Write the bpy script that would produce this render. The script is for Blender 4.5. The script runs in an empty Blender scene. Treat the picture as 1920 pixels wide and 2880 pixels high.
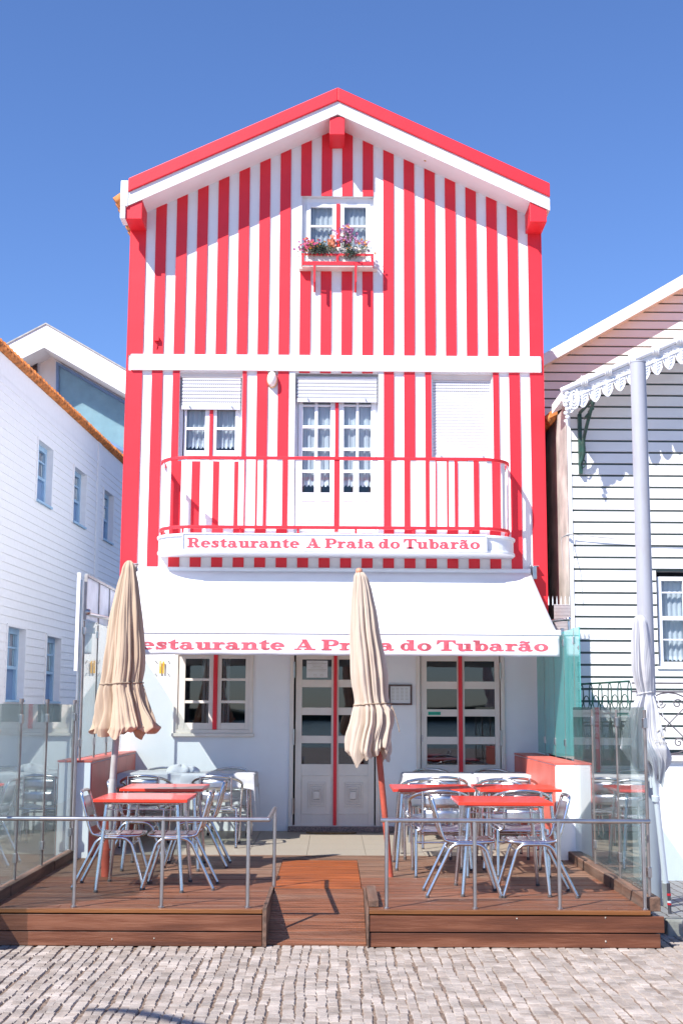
import bpy, bmesh, math, random
from mathutils import Vector, Matrix
random.seed(7)
# ---------------------------------------------------------------- camera, sky, sun, exposure
S = bpy.context.scene
FPX = 3650.0                                   # focal length in pixels of a 1920x2880 frame
PITCH, YAW, ROLL = math.atan(550/FPX), -math.atan(20/FPX), math.radians(.3)
EYE = Vector((0, 0, 1.75))
cam = bpy.data.cameras.new("camera"); camo = bpy.data.objects.new("camera", cam); S.collection.objects.link(camo)
RM = Matrix.Rotation(YAW, 3, 'Z') @ Matrix.Rotation(math.pi/2+PITCH, 3, 'X') @ Matrix.Rotation(ROLL, 3, 'Z')
camo.matrix_world = Matrix.Translation(EYE) @ RM.to_4x4()
cam.sensor_fit = 'VERTICAL'; cam.sensor_height = 36; cam.lens = FPX/2880*36
cam.clip_start = .1; cam.clip_end = 3000
S.camera = camo
SUNDIR = Vector((.41, .43, -.60)).normalized()          # direction the light travels
w = bpy.data.worlds.new("World"); S.world = w; w.use_nodes = True
nt = w.node_tree; bg = nt.nodes["Background"]
sky = nt.nodes.new("ShaderNodeTexSky"); sky.sky_type = 'NISHITA'; sky.sun_disc = False
sky.sun_elevation = math.asin(-SUNDIR.z); sky.sun_rotation = math.atan2(-SUNDIR.x, -SUNDIR.y)
sky.air_density = 1.0; sky.dust_density = .1; sky.ozone_density = 4.5; sky.altitude = 0
tint = nt.nodes.new("ShaderNodeMix"); tint.data_type = 'RGBA'; tint.blend_type = 'MULTIPLY'; tint.inputs[0].default_value = 1; tint.inputs[7].default_value = (.70, .81, 1.06, 1)
nt.links.new(sky.outputs[0], tint.inputs[6]); nt.links.new(tint.outputs[2], bg.inputs[0]); bg.inputs[1].default_value = .095
sun = bpy.data.lights.new("sun", 'SUN'); sun.energy = 4.6; sun.angle = math.radians(.5); sun.color = (1, .965, .91)
suno = bpy.data.objects.new("sun", sun); S.collection.objects.link(suno)
suno.rotation_euler = SUNDIR.to_track_quat('-Z', 'Y').to_euler(); suno.location = (-10, -10, 20)
S.view_settings.view_transform = 'Standard'; S.view_settings.look = 'None'
S.view_settings.exposure = .95; S.view_settings.gamma = 1
S.cycles.max_bounces = 10; S.cycles.transparent_max_bounces = 24; S.cycles.diffuse_bounces = 5
S.cycles.use_denoising = True; S.cycles.sample_clamp_indirect = 6
# ---------------------------------------------------------------- measuring helpers (photograph pixel -> place at a known depth)
def ray(x, y): return RM @ Vector(((x-960)/FPX, (1440-y)/FPX, -1))
def P(x, y, Y):
    d = ray(x, y); return EYE + d*(Y/d.y)
def G(x, y, z):
    d = ray(x, y); return EYE + d*((z-EYE.z)/d.z)
YF = 16.1          # front wall of the striped house
DK = .27           # deck and patio level
def FX(x, y=1300, Y=YF): return P(x, y, Y).x
def FZ(y, x=940, Y=YF): return P(x, y, Y).z
# ---------------------------------------------------------------- materials
M = {}
def mat(name, col, rough=.6, metal=0, var=.06, scale=6, bump=0, bscale=40, coat=0, spec=.5, dirt=None, dirtamt=0, dscale=2.5, aniso=None, trans=0, sheen=0):
    m = bpy.data.materials.new(name); m.use_nodes = True; n = m.node_tree.nodes; l = m.node_tree.links
    b = n["Principled BSDF"]; b.inputs["Roughness"].default_value = rough; b.inputs["Metallic"].default_value = metal
    b.inputs["Coat Weight"].default_value = coat; b.inputs["Specular IOR Level"].default_value = spec
    if sheen: b.inputs["Sheen Weight"].default_value = sheen
    tc = n.new("ShaderNodeTexCoord"); mp = n.new("ShaderNodeMapping"); l.new(tc.outputs["Object"], mp.inputs[0])
    if aniso: mp.inputs["Scale"].default_value = aniso
    nz = n.new("ShaderNodeTexNoise"); nz.inputs["Scale"].default_value = scale; nz.inputs["Detail"].default_value = 6
    l.new(mp.outputs[0], nz.inputs["Vector"])
    rp = n.new("ShaderNodeValToRGB"); rp.color_ramp.elements[0].position = .3; rp.color_ramp.elements[1].position = .7
    rp.color_ramp.elements[0].color = (*[c*(1-var*2) for c in col], 1); rp.color_ramp.elements[1].color = (*[min(1, c*(1+var)) for c in col], 1)
    l.new(nz.outputs[0], rp.inputs[0]); out = rp.outputs[0]
    if dirt:
        n2 = n.new("ShaderNodeTexNoise"); n2.inputs["Scale"].default_value = dscale; n2.inputs["Detail"].default_value = 9; n2.inputs["Roughness"].default_value = .7
        l.new(mp.outputs[0], n2.inputs["Vector"])
        r2 = n.new("ShaderNodeValToRGB"); r2.color_ramp.elements[0].position = .5; r2.color_ramp.elements[1].position = .78
        r2.color_ramp.elements[0].color = (0, 0, 0, 1); r2.color_ramp.elements[1].color = (dirtamt,)*3+(1,)
        l.new(n2.outputs[0], r2.inputs[0])
        mx = n.new("ShaderNodeMix"); mx.data_type = 'RGBA'; l.new(r2.outputs[0], mx.inputs[0]); l.new(out, mx.inputs[6]); mx.inputs[7].default_value = (*dirt, 1)
        out = mx.outputs[2]
    l.new(out, b.inputs["Base Color"])
    if bump:
        n3 = n.new("ShaderNodeTexNoise"); n3.inputs["Scale"].default_value = bscale; n3.inputs["Detail"].default_value = 5
        l.new(mp.outputs[0], n3.inputs["Vector"])
        bp = n.new("ShaderNodeBump"); bp.inputs["Strength"].default_value = bump; bp.inputs["Distance"].default_value = .01
        l.new(n3.outputs[0], bp.inputs["Height"]); l.new(bp.outputs[0], b.inputs["Normal"])
    if trans:
        tr = n.new("ShaderNodeBsdfTranslucent"); l.new(out, tr.inputs[0])
        ms = n.new("ShaderNodeMixShader"); ms.inputs[0].default_value = trans
        l.new(b.outputs[0], ms.inputs[1]); l.new(tr.outputs[0], ms.inputs[2]); l.new(ms.outputs[0], n["Material Output"].inputs[0])
    M[name] = m; return m
def glass(name, tint, refl=1.0, haze=0.0, hazecol=(.8, .9, .9), hv=(.4, 1.5)):
    m = bpy.data.materials.new(name); m.use_nodes = True; n = m.node_tree.nodes; l = m.node_tree.links
    n.remove(n["Principled BSDF"])
    fr = n.new("ShaderNodeLayerWeight"); fr.inputs[0].default_value = .5
    pw = n.new("ShaderNodeMath"); pw.operation = 'POWER'; pw.inputs[1].default_value = 5; l.new(fr.outputs["Facing"], pw.inputs[0])
    ma = n.new("ShaderNodeMath"); ma.operation = 'MULTIPLY_ADD'; ma.inputs[1].default_value = .95; ma.inputs[2].default_value = .05; l.new(pw.outputs[0], ma.inputs[0])
    mu = n.new("ShaderNodeMath"); mu.operation = 'MULTIPLY'; mu.use_clamp = True; mu.inputs[1].default_value = refl; l.new(ma.outputs[0], mu.inputs[0])
    tr = n.new("ShaderNodeBsdfTransparent"); tr.inputs[0].default_value = (*tint, 1)
    gl = n.new("ShaderNodeBsdfGlossy"); gl.inputs["Roughness"].default_value = .015
    a = tr.outputs[0]
    if haze:
        df = n.new("ShaderNodeBsdfDiffuse"); df.inputs[0].default_value = (*hazecol, 1)
        tl = n.new("ShaderNodeBsdfTranslucent"); tl.inputs[0].default_value = (*hazecol, 1)
        m1 = n.new("ShaderNodeMixShader"); l.new(df.outputs[0], m1.inputs[1]); l.new(tl.outputs[0], m1.inputs[2])
        nz = n.new("ShaderNodeTexNoise"); nz.inputs["Scale"].default_value = 2.2; nz.inputs["Detail"].default_value = 7
        tc = n.new("ShaderNodeTexCoord"); l.new(tc.outputs["Object"], nz.inputs["Vector"])
        mr = n.new("ShaderNodeMapRange"); mr.inputs[3].default_value = haze*hv[0]; mr.inputs[4].default_value = haze*hv[1]; l.new(nz.outputs[0], mr.inputs[0])
        m2 = n.new("ShaderNodeMixShader"); l.new(mr.outputs[0], m2.inputs[0]); l.new(tr.outputs[0], m2.inputs[1]); l.new(m1.outputs[0], m2.inputs[2]); a = m2.outputs[0]
    ms = n.new("ShaderNodeMixShader"); l.new(mu.outputs[0], ms.inputs[0]); l.new(a, ms.inputs[1]); l.new(gl.outputs[0], ms.inputs[2])
    l.new(ms.outputs[0], n["Material Output"].inputs[0]); M[name] = m; return m
mat("white_render", (.80, .81, .83), .85, var=.015, scale=3, bump=.12, bscale=60, dirt=(.62, .61, .60), dirtamt=.16, dscale=1.3)
mat("red_paint", (.76, .018, .032), .5, var=.04, scale=3, bump=.12, bscale=60, dirt=(.66, .035, .05), dirtamt=.35, dscale=2)
mat("white_paint", (.80, .81, .83), .42, var=.012, scale=4, bump=.02, dirt=(.66, .65, .63), dirtamt=.12)
mat("cream_paint", (.74, .67, .60), .45, var=.03, scale=4, dirt=(.55, .52, .49), dirtamt=.25)
mat("shutter_white", (.62, .63, .67), .4, var=.02, scale=9)
mat("dark_gap", (.05, .05, .055), .8)
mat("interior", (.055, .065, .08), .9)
mat("interior_dark", (.04, .045, .05), .9)
mat("curtain", (.86, .88, .90), .9, var=.02, trans=.45)
mat("lace", (.85, .86, .88), .9, var=.03, trans=.2)
mat("beige_cloth", (.60, .455, .33), .9, var=.07, scale=6, aniso=(1, 1, .15), bump=.8, bscale=22, dirt=(.40, .26, .15), dirtamt=.5, dscale=7, trans=.22, sheen=.2)
mat("pale_cloth", (.64, .53, .43), .9, var=.05, scale=6, aniso=(1, 1, .15), bump=.8, bscale=22, dirt=(.50, .35, .22), dirtamt=.45, dscale=7, trans=.2, sheen=.2)
mat("white_cloth", (.66, .66, .69), .9, var=.04, scale=6, aniso=(1, 1, .15), bump=.6, bscale=22, dirt=(.62, .60, .57), dirtamt=.2, trans=.2)
mat("awning_fabric", (.76, .77, .80), .8, var=.03, scale=3, bump=.1, bscale=120, dirt=(.72, .72, .74), dirtamt=.25, dscale=1.5, aniso=(1, 1, 3), trans=.08)
mat("table_red", (.80, .040, .012), .3, var=.04, scale=3, coat=.4, dirt=(.7, .08, .06), dirtamt=.3)
mat("aluminium", (.66, .66, .68), .24, metal=1, var=.05, scale=14, bump=.02, bscale=60)
mat("brushed_plate", (.68, .69, .71), .33, metal=1, var=.12, scale=14, aniso=(.6, .6, 30), bump=.1, bscale=30)
mat("steel", (.54, .52, .51), .3, metal=1, var=.10, scale=10, dirt=(.40, .30, .24), dirtamt=.35, dscale=5)
mat("bronze_post", (.33, .29, .27), .4, metal=.8, var=.15, scale=9, dirt=(.35, .2, .12), dirtamt=.5, dscale=6)
mat("deck_wood", (.175, .062, .028), .55, var=.32, scale=3.2, bump=.4, bscale=26, aniso=(.5, 9, 9), dirt=(.27, .17, .12), dirtamt=.7, dscale=.9)
mat("deck_grey", (.19, .10, .06), .6, var=.28, scale=3.2, bump=.4, bscale=26, aniso=(.5, 9, 9), dirt=(.29, .21, .16), dirtamt=.7, dscale=.9)
mat("fascia_wood", (.140, .043, .017), .48, var=.28, scale=2.2, bump=.3, bscale=20, aniso=(.45, 5, 7), dirt=(.26, .13, .08), dirtamt=.6, dscale=2.2)
mat("nosing_wood", (.20, .07, .015), .48, var=.25, scale=2.2, bump=.3, bscale=20, aniso=(.45, 5, 7), dirt=(.12, .05, .02), dirtamt=.6, dscale=2.2)
mat("new_wood", (.30, .075, .014), .5, var=.38, scale=3.2, bump=.25, bscale=26, aniso=(.5, 9, 9), dirt=(.42, .10, .03), dirtamt=.5, dscale=1.2)
mat("kerb_wood", (.14, .075, .048), .7, var=.3, scale=3, bump=.45, bscale=22, aniso=(7, .5, 7), dirt=(.25, .19, .15), dirtamt=.6, dscale=2)
mat("patio_tile", (.31, .27, .215), .5, var=.06, scale=60, dirt=(.30, .25, .20), dirtamt=.35, dscale=1.6)
mat("grout", (.20, .17, .14), .9)
mat("granite", (.26, .19, .17), .5, var=.4, scale=90, bump=.1)
mat("sett", (.315, .262, .225), .8, var=.2, scale=5, bump=.5, bscale=45, dirt=(.27, .21, .18), dirtamt=.45, dscale=8)
mat("sett_pale", (.375, .322, .285), .8, var=.2, scale=5, bump=.5, bscale=45, dirt=(.32, .26, .23), dirtamt=.4, dscale=8)
mat("joint_sand", (.20, .14, .105), .95, var=.3, scale=30, bump=.5)
mat("terracotta_wall", (.62, .13, .095), .45, var=.08, scale=2.5, dirt=(.60, .22, .18), dirtamt=.35)
mat("roof_tile", (.60, .20, .045), .75, var=.3, scale=9, bump=.4, bscale=30, dirt=(.30, .12, .05), dirtamt=.6, dscale=8)
mat("siding_white", (.78, .79, .81), .55, var=.02, scale=3, aniso=(.4, 4, 4), dirt=(.66, .66, .66), dirtamt=.12)
mat("siding_cream", (.80, .79, .77), .6, var=.02, scale=3, dirt=(.66, .62, .55), dirtamt=.12)
mat("groove_green", (.085, .12, .115), .7)
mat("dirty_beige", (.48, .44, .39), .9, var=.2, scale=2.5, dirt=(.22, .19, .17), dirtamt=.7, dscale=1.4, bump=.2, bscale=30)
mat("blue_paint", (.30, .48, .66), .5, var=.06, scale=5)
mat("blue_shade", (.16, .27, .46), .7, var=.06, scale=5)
mat("green_iron", (.02, .075, .058), .5, var=.25, scale=12, dirt=(.14, .08, .05), dirtamt=.6, dscale=9)
mat("dark_iron", (.10, .085, .10), .5, var=.2)
mat("rust_red", (.46, .085, .05), .6, var=.15, scale=8, dirt=(.30, .09, .06), dirtamt=.5, dscale=9, bump=.3)
mat("grey_pole", (.42, .41, .40), .45, var=.12, scale=8, dirt=(.25, .2, .17), dirtamt=.4, dscale=6)
mat("pole_paint", (.36, .37, .42), .5, var=.03, scale=2, dirt=(.27, .24, .22), dirtamt=.6, dscale=6, aniso=(1, 1, .25))
mat("sign_face", (.74, .76, .80), .35, var=.015, scale=2)
mat("letter_red", (.60, .075, .10), .5, var=.05, scale=8)
mat("letter_pink", (.60, .085, .12), .6, var=.22, scale=14, dirt=(.70, .40, .42), dirtamt=.25, dscale=12)
mat("rope", (.30, .22, .16), .9, var=.2, scale=30)
mat("finial", (.62, .25, .15), .6, var=.1)
mat("black", (.03, .03, .03), .6)
mat("rubber", (.08, .07, .07), .8)
mat("dark_wood", (.09, .05, .045), .4, var=.2, scale=12)
mat("paper", (.70, .71, .72), .6, var=.03)
mat("print_grey", (.40, .37, .30), .8)
mat("yellow", (.80, .42, .02), .4)
mat("sticker_green", (.0, .35, .22), .4)
mat("sticker_dark", (.0, .25, .16), .4)
mat("lamp_glass", (.85, .82, .76), .12, var=.02, coat=.6)
mat("brass", (.62, .45, .25), .3, metal=.9)
mat("leaf_grey", (.065, .10, .075), .7, var=.3, scale=30, trans=.1)
mat("leaf_green", (.09, .16, .04), .6, var=.3, scale=30, trans=.3)
mat("petal_pink", (.62, .07, .17), .6, var=.15, scale=60, trans=.3)
mat("petal_purple", (.30, .015, .20), .6, var=.15, scale=60, trans=.3)
mat("petal_white", (.70, .58, .66), .6, trans=.3)
mat("petal_peach", (.70, .22, .12), .6, var=.15, scale=60, trans=.3)
mat("petal_orange", (.78, .28, .03), .6, trans=.3)
mat("door_mat", (.20, .13, .06), .95, var=.3, scale=50)
mat("frosted", (.72, .74, .80), .4, trans=.45)
mat("ribbed", (.62, .56, .56), .5, var=.05, trans=.15, dirt=(.62, .36, .26), dirtamt=.8, dscale=1.4)
mat("stone_kerb", (.40, .36, .31), .8, var=.15, scale=12, bump=.3)
mat("hill_green", (.045, .06, .035), .9, var=.3, scale=.3)
glass("clear_glass", (.86, .92, .91), 1.35, .10, (.62, .80, .78))
glass("teal_glass", (.50, .90, .86), 1.0, .42, (.30, .84, .80), (.85, 1.15))
glass("plaque_clear", (.98, .98, .98), .3)
glass("window_glass", (.80, .86, .90), 1.5)
glass("window_dark", (.60, .66, .70), 2.0)
glass("blue_glass", (.55, .72, .78), 1.3, .72, (.42, .62, .66))
# ---------------------------------------------------------------- mesh building
def wloc(o):
    v = Vector((0, 0, 0))
    while o: v += o.location; o = o.parent
    return v
class MB:
    def __init__(s): s.v = []; s.f = []; s.m = []; s.sm = []; s.cur = 0; s.smooth = False
    def add(s, vs, fs, smooth=None):
        k = len(s.v); s.v += [tuple(v) for v in vs]
        for f in fs: s.f.append([k+i for i in f]); s.m.append(s.cur); s.sm.append(s.smooth if smooth is None else smooth)
        return s
    def quad(s, *p): return s.add(p, [range(len(p))])
    def box(s, x0, x1, y0, y1, z0, z1):
        if x0 > x1: x0, x1 = x1, x0
        if y0 > y1: y0, y1 = y1, y0
        if z0 > z1: z0, z1 = z1, z0
        return s.add([(x0,y0,z0),(x1,y0,z0),(x1,y1,z0),(x0,y1,z0),(x0,y0,z1),(x1,y0,z1),(x1,y1,z1),(x0,y1,z1)],
              [(3,2,1,0),(4,5,6,7),(0,1,5,4),(1,2,6,5),(2,3,7,6),(3,0,4,7)], False)
    def prism_y(s, poly, y0, y1):          # polygon in xz, extruded along y
        n = len(poly); a = sum(poly[i][0]*poly[(i+1)%n][1]-poly[(i+1)%n][0]*poly[i][1] for i in range(n))
        if a < 0: poly = poly[::-1]
        vs = [(x, y0, z) for x, z in poly]+[(x, y1, z) for x, z in poly]
        return s.add(vs, [list(range(n)), list(range(2*n-1, n-1, -1))]+[(i, i+n, (i+1)%n+n, (i+1)%n) for i in range(n)], False)
    def prism_z(s, poly, z0, z1):
        n = len(poly); a = sum(poly[i][0]*poly[(i+1)%n][1]-poly[(i+1)%n][0]*poly[i][1] for i in range(n))
        if a < 0: poly = poly[::-1]
        vs = [(x, y, z0) for x, y in poly]+[(x, y, z1) for x, y in poly]
        return s.add(vs, [list(range(n-1, -1, -1)), list(range(n, 2*n))]+[(i, (i+1)%n, (i+1)%n+n, i+n) for i in range(n)], False)
    def tube(s, pts, r, seg=10, closed=False, cap=True, smoothpath=0):
        pts = [Vector(p) for p in pts]
        rs = list(r) if isinstance(r, (list, tuple)) else [r]*len(pts)
        for _ in range(smoothpath):
            np_, nr = [], []
            rng = range(len(pts)) if closed else range(len(pts)-1)
            if not closed: np_.append(pts[0]); nr.append(rs[0])
            for i in rng:
                j = (i+1) % len(pts)
                np_ += [pts[i].lerp(pts[j], .25), pts[i].lerp(pts[j], .75)]; nr += [rs[i]*.75+rs[j]*.25, rs[i]*.25+rs[j]*.75]
            if not closed: np_.append(pts[-1]); nr.append(rs[-1])
            pts, rs = np_, nr
        n = len(pts); up = None; rings = []
        for i in range(n):
            a = pts[i-1] if (i or closed) else pts[0]; b = pts[(i+1) % n] if (i < n-1 or closed) else pts[-1]
            t = (b-a); t = t.normalized() if t.length > 1e-9 else Vector((0, 0, 1))
            if up is None: up = Vector((0, 0, 1)) if abs(t.z) < .9 else Vector((1, 0, 0))
            u = (up-t*up.dot(t)); u = u.normalized() if u.length > 1e-6 else t.orthogonal().normalized()
            up = u; v = t.cross(u)
            rings.append([pts[i]+(u*math.cos(q)+v*math.sin(q))*rs[i] for q in [2*math.pi*k/seg for k in range(seg)]])
        vs = [p for r_ in rings for p in r_]; fs = []
        for i in range(n if closed else n-1):
            j = (i+1) % n
            fs += [(i*seg+k, i*seg+(k+1) % seg, j*seg+(k+1) % seg, j*seg+k) for k in range(seg)]
        s.add(vs, fs, True)
        if cap and not closed: s.add(rings[0][::-1], [range(seg)], False); s.add(rings[-1], [range(seg)], False)
        return s
    def sphere(s, c, r, seg=14, rings=9, sc=(1, 1, 1)):
        vs = []; fs = []
        for i in range(rings+1):
            a = math.pi*i/rings
            for k in range(seg):
                b = 2*math.pi*k/seg
                vs.append((c[0]+r*sc[0]*math.sin(a)*math.cos(b), c[1]+r*sc[1]*math.sin(a)*math.sin(b), c[2]+r*sc[2]*math.cos(a)))
        for i in range(rings):
            for k in range(seg): fs.append((i*seg+k, (i+1)*seg+k, (i+1)*seg+(k+1) % seg, i*seg+(k+1) % seg))
        return s.add(vs, fs, True)
    def grid(s, fn, nu, nv, closeu=False, smooth=True):
        vs = [fn(i/nu, j/nv) for j in range(nv+1) for i in range(nu+1)]
        fs = [(j*(nu+1)+i, j*(nu+1)+i+1, (j+1)*(nu+1)+i+1, (j+1)*(nu+1)+i) for j in range(nv) for i in range(nu)]
        return s.add(vs, fs, smooth)
    def build(s, name, mats, parent=None, label=None, cat=None, group=None, kind=None, bevel=0, solid=0, weld=False):
        if isinstance(mats, str): mats = [mats]
        off = wloc(parent) if parent else Vector((0, 0, 0))
        me = bpy.data.meshes.new(name); me.from_pydata([(x-off.x, y-off.y, z-off.z) for x, y, z in s.v], [], s.f)
        for mt in mats: me.materials.append(M[mt])
        me.polygons.foreach_set("material_index", s.m); me.polygons.foreach_set("use_smooth", s.sm)
        if weld:
            bm = bmesh.new(); bm.from_mesh(me); bmesh.ops.remove_doubles(bm, verts=bm.verts, dist=1e-5); bm.to_mesh(me); bm.free()
        me.update()
        o = bpy.data.objects.new(name, me); S.collection.objects.link(o)
        if parent: o.parent = parent
        if solid: md = o.modifiers.new("thick", 'SOLIDIFY'); md.thickness = solid
        if bevel: md = o.modifiers.new("bevel", 'BEVEL'); md.width = bevel; md.segments = 2; md.limit_method = 'ANGLE'
        tag(o, label, cat, group, kind); return o
def tag(o, label=None, cat=None, group=None, kind=None):
    for k, v in (("label", label), ("category", cat), ("group", group), ("kind", kind)):
        if v: o[k] = v
    return o
def thing(name, label, cat, loc=(0, 0, 0), group=None, kind=None):
    o = bpy.data.objects.new(name, None); S.collection.objects.link(o); o.location = loc; o.empty_display_size = .1
    return tag(o, label, cat, group, kind)
def copy_tree(o, loc, rz=0, label=None):
    def cp(a, par):
        c = a.copy(); S.collection.objects.link(c); c.parent = par
        for ch in a.children: cp(ch, c)
        return c
    c = cp(o, None); c.location = loc; c.rotation_euler = (0, 0, rz)
    if label: c['label'] = label
    return c
# ---------------------------------------------------------------- lettering (wide slab serif drawn from strokes)
def g_poly(*p): return ('p', list(p))
def g_box(x0, x1, y0, y1): return ('p', [(x0, y0), (x1, y0), (x1, y1), (x0, y1)])
def g_ring(cx, cy, rx, ry, tx, ty, a0=0, a1=360): return ('r', cx, cy, rx, ry, tx, ty, a0, a1)
def g_str(*p): return ('s', list(p))            # (x, y, half width)
GL = {
 'R': (1.22, [g_box(.13,.40,0,1), g_box(0,.56,0,.09), g_box(0,.62,.91,1), g_box(.4,.62,.45,.53), g_ring(.60,.725,.40,.275,.25,.09,-90,90),
              g_str((.55,.50,.05),(.72,.44,.10),(.80,.26,.13),(.88,.08,.11),(1.04,.03,.05),(1.17,.12,.03))]),
 'P': (1.08, [g_box(.13,.40,0,1), g_box(0,.58,0,.09), g_box(0,.64,.91,1), g_box(.4,.62,.40,.48), g_ring(.62,.70,.42,.30,.26,.09,-90,90)]),
 'A': (1.22, [g_poly((.13,.05),(.22,.05),(.58,.84),(.50,1)), g_poly((.44,1),(.68,1),(1.06,.05),(.72,.05),(.47,.88)), g_box(.27,.80,.27,.36), g_box(0,.38,0,.09), g_box(.60,1.22,0,.09)]),
 'T': (1.22, [g_box(.47,.75,0,1), g_box(.04,1.18,.91,1), g_poly((.04,1),(0,.64),(.06,.64),(.26,.91)), g_poly((1.18,1),(1.22,.64),(1.16,.64),(.96,.91)), g_box(.28,.94,0,.09)]),
 'e': (.90, [g_ring(.43,.34,.43,.36,.23,.085,0,318), g_box(.20,.84,.32,.40)]),
 's': (.78, [g_str((.66,.50,.03),(.62,.60,.06),(.42,.66,.06),(.20,.60,.09),(.17,.48,.09),(.40,.36,.11),(.60,.26,.10),(.60,.12,.09),(.38,.03,.06),(.15,.08,.06),(.08,.20,.03)), g_poly((.60,.68),(.68,.68),(.69,.44),(.63,.44)), g_poly((.05,.0),(.12,.0),(.12,.24),(.05,.24))]),
 't': (.68, [g_poly((.16,.1),(.41,.1),(.41,.95),(.16,.74)), g_box(0,.62,.60,.68), g_str((.285,.16,.125),(.34,.07,.09),(.48,.04,.055),(.60,.08,.035),(.64,.18,.025))]),
 'a': (.98, [g_ring(.33,.20,.33,.215,.19,.06), g_str((.12,.50,.09),(.18,.60,.07),(.38,.65,.05),(.56,.62,.09),(.62,.48,.12),(.62,.2,.125),(.68,.06,.09),(.80,.03,.05),(.93,.10,.03))]),
 'u': (1.04, [g_box(.12,.37,.14,.68), g_box(0,.37,.60,.68), g_box(.63,.88,.0,.68), g_box(.50,.88,.60,.68), g_box(.63,1.02,0,.08), g_str((.245,.18,.125),(.28,.06,.09),(.44,.02,.06),(.62,.10,.05),(.70,.2,.04))]),
 'r': (.78, [g_box(.13,.38,0,.68), g_box(0,.38,.60,.68), g_box(0,.54,0,.08), g_str((.36,.42,.03),(.44,.58,.05),(.58,.64,.07),(.68,.56,.10),(.68,.50,.08))]),
 'n': (1.08, [g_box(.13,.38,0,.68), g_box(0,.38,.60,.68), g_box(0,.50,0,.08), g_box(.68,.93,0,.46), g_box(.58,1.05,0,.08), g_str((.36,.46,.03),(.48,.62,.06),(.66,.65,.07),(.80,.56,.115),(.805,.42,.125))]),
 'i': (.54, [g_box(.13,.39,0,.68), g_box(0,.39,.60,.68), g_box(0,.52,0,.08), g_ring(.26,.86,.14,.13,.139,.129)]),
 'd': (1.06, [g_ring(.36,.34,.36,.36,.22,.08), g_box(.58,.84,.05,1), g_box(.42,.84,.92,1), g_box(.66,1.02,0,.08)]),
 'b': (.98, [g_ring(.58,.34,.36,.36,.22,.08), g_box(.13,.38,0,1), g_box(0,.38,.92,1)]),
 'o': (.92, [g_ring(.44,.34,.44,.36,.24,.08)]), ' ': (.50, []),
}
GL['\u00e3'] = (GL['a'][0], GL['a'][1]+[g_str((.10,.80,.02),(.20,.90,.05),(.36,.90,.05),(.50,.82,.05),(.64,.84,.04),(.72,.94,.02))])
def text_faces(txt, place):
    """place(u, v, k) maps text coordinates (cap height 1) to a point; k is a tiny layer step"""
    mb = MB(); x = 0; k = 0
    for ch in txt:
        wd, parts = GL[ch]
        for p in parts:
            k = (k+1) % 4; B = .034
            if p[0] == 'p':
                cx_ = sum(a for a, b in p[1])/len(p[1]); cy_ = sum(b for a, b in p[1])/len(p[1])
                p = ('p', [(a+B*(1 if a > cx_ else -1), b+B*(1 if b > cy_ else -1)) for a, b in p[1]])
            elif p[0] == 'r': p = ('r', p[1], p[2], p[3]+B, p[4]+B, min(p[5]+2*B, p[3]+B-.002), min(p[6]+2.2*B, p[4]+B-.002), p[7], p[8])
            else: p = ('s', [(a, b, c+B) for a, b, c in p[1]])
            if p[0] == 'p': mb.add([place(x+a, b, k) for a, b in p[1]], [range(len(p[1]))])
            elif p[0] == 'r':
                _, cx, cy, rx, ry, tx, ty, a0, a1 = p; n = max(6, int((a1-a0)/12)); vs = []
                for i in range(n+1):
                    a = math.radians(a0+(a1-a0)*i/n)
                    vs += [place(x+cx+rx*math.cos(a), cy+ry*math.sin(a), k), place(x+cx+(rx-tx)*math.cos(a), cy+(ry-ty)*math.sin(a), k)]
                mb.add(vs, [(2*i, 2*i+2, 2*i+3, 2*i+1) for i in range(n)])
            else:
                q = p[1]
                for _ in range(2):
                    r = [q[0]]
                    for i in range(len(q)-1):
                        a, b = q[i], q[i+1]; r += [tuple(a[j]*.75+b[j]*.25 for j in range(3)), tuple(a[j]*.25+b[j]*.75 for j in range(3))]
                    q = r+[q[-1]]
                vs = []
                for i in range(len(q)):
                    a = q[max(0, i-1)]; b = q[min(len(q)-1, i+1)]; dx, dy = b[0]-a[0], b[1]-a[1]; L = math.hypot(dx, dy) or 1
                    nx, ny = -dy/L*q[i][2], dx/L*q[i][2]; vs += [place(x+q[i][0]+nx, q[i][1]+ny, k), place(x+q[i][0]-nx, q[i][1]-ny, k)]
                mb.add(vs, [(2*i, 2*i+1, 2*i+3, 2*i+2) for i in range(len(q)-1)])
        x += wd+.07
    return mb, x-.07
def words_build(place, mt, parent):
    full = text_width(TXT)
    for wd_, (f0, f1) in zip(TXT.split(' '), ((0, .382), (.406, .453), (.470, .640), (.654, .726), (.739, 1))):
        w_ = text_width(wd_); m_, _ = text_faces(wd_, lambda u, v, k: place((f0+(f1-f0)*u/w_)*full, v, k)); m_.build("lettering", mt, parent)
def text_width(txt): return sum(GL[c][0]+.07 for c in txt)-.07
TXT = "Restaurante A Praia do Tubar\u00e3o"
def sub(intervals, holes):
    out = []
    for a, b in intervals:
        segs = [(a, b)]
        for c, d in holes:
            segs = [q for s_, e in segs for q in ((s_, min(e, c)), (max(s_, d), e)) if q[1]-q[0] > 1e-4]
        out += segs
    return out
# ================================================================ GROUND
mb = MB(); mb.quad((-600, -600, -.011), (600, -600, -.011), (600, 900, -.011), (-600, 900, -.011))
mb.build("ground", "joint_sand", kind="structure")
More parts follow.
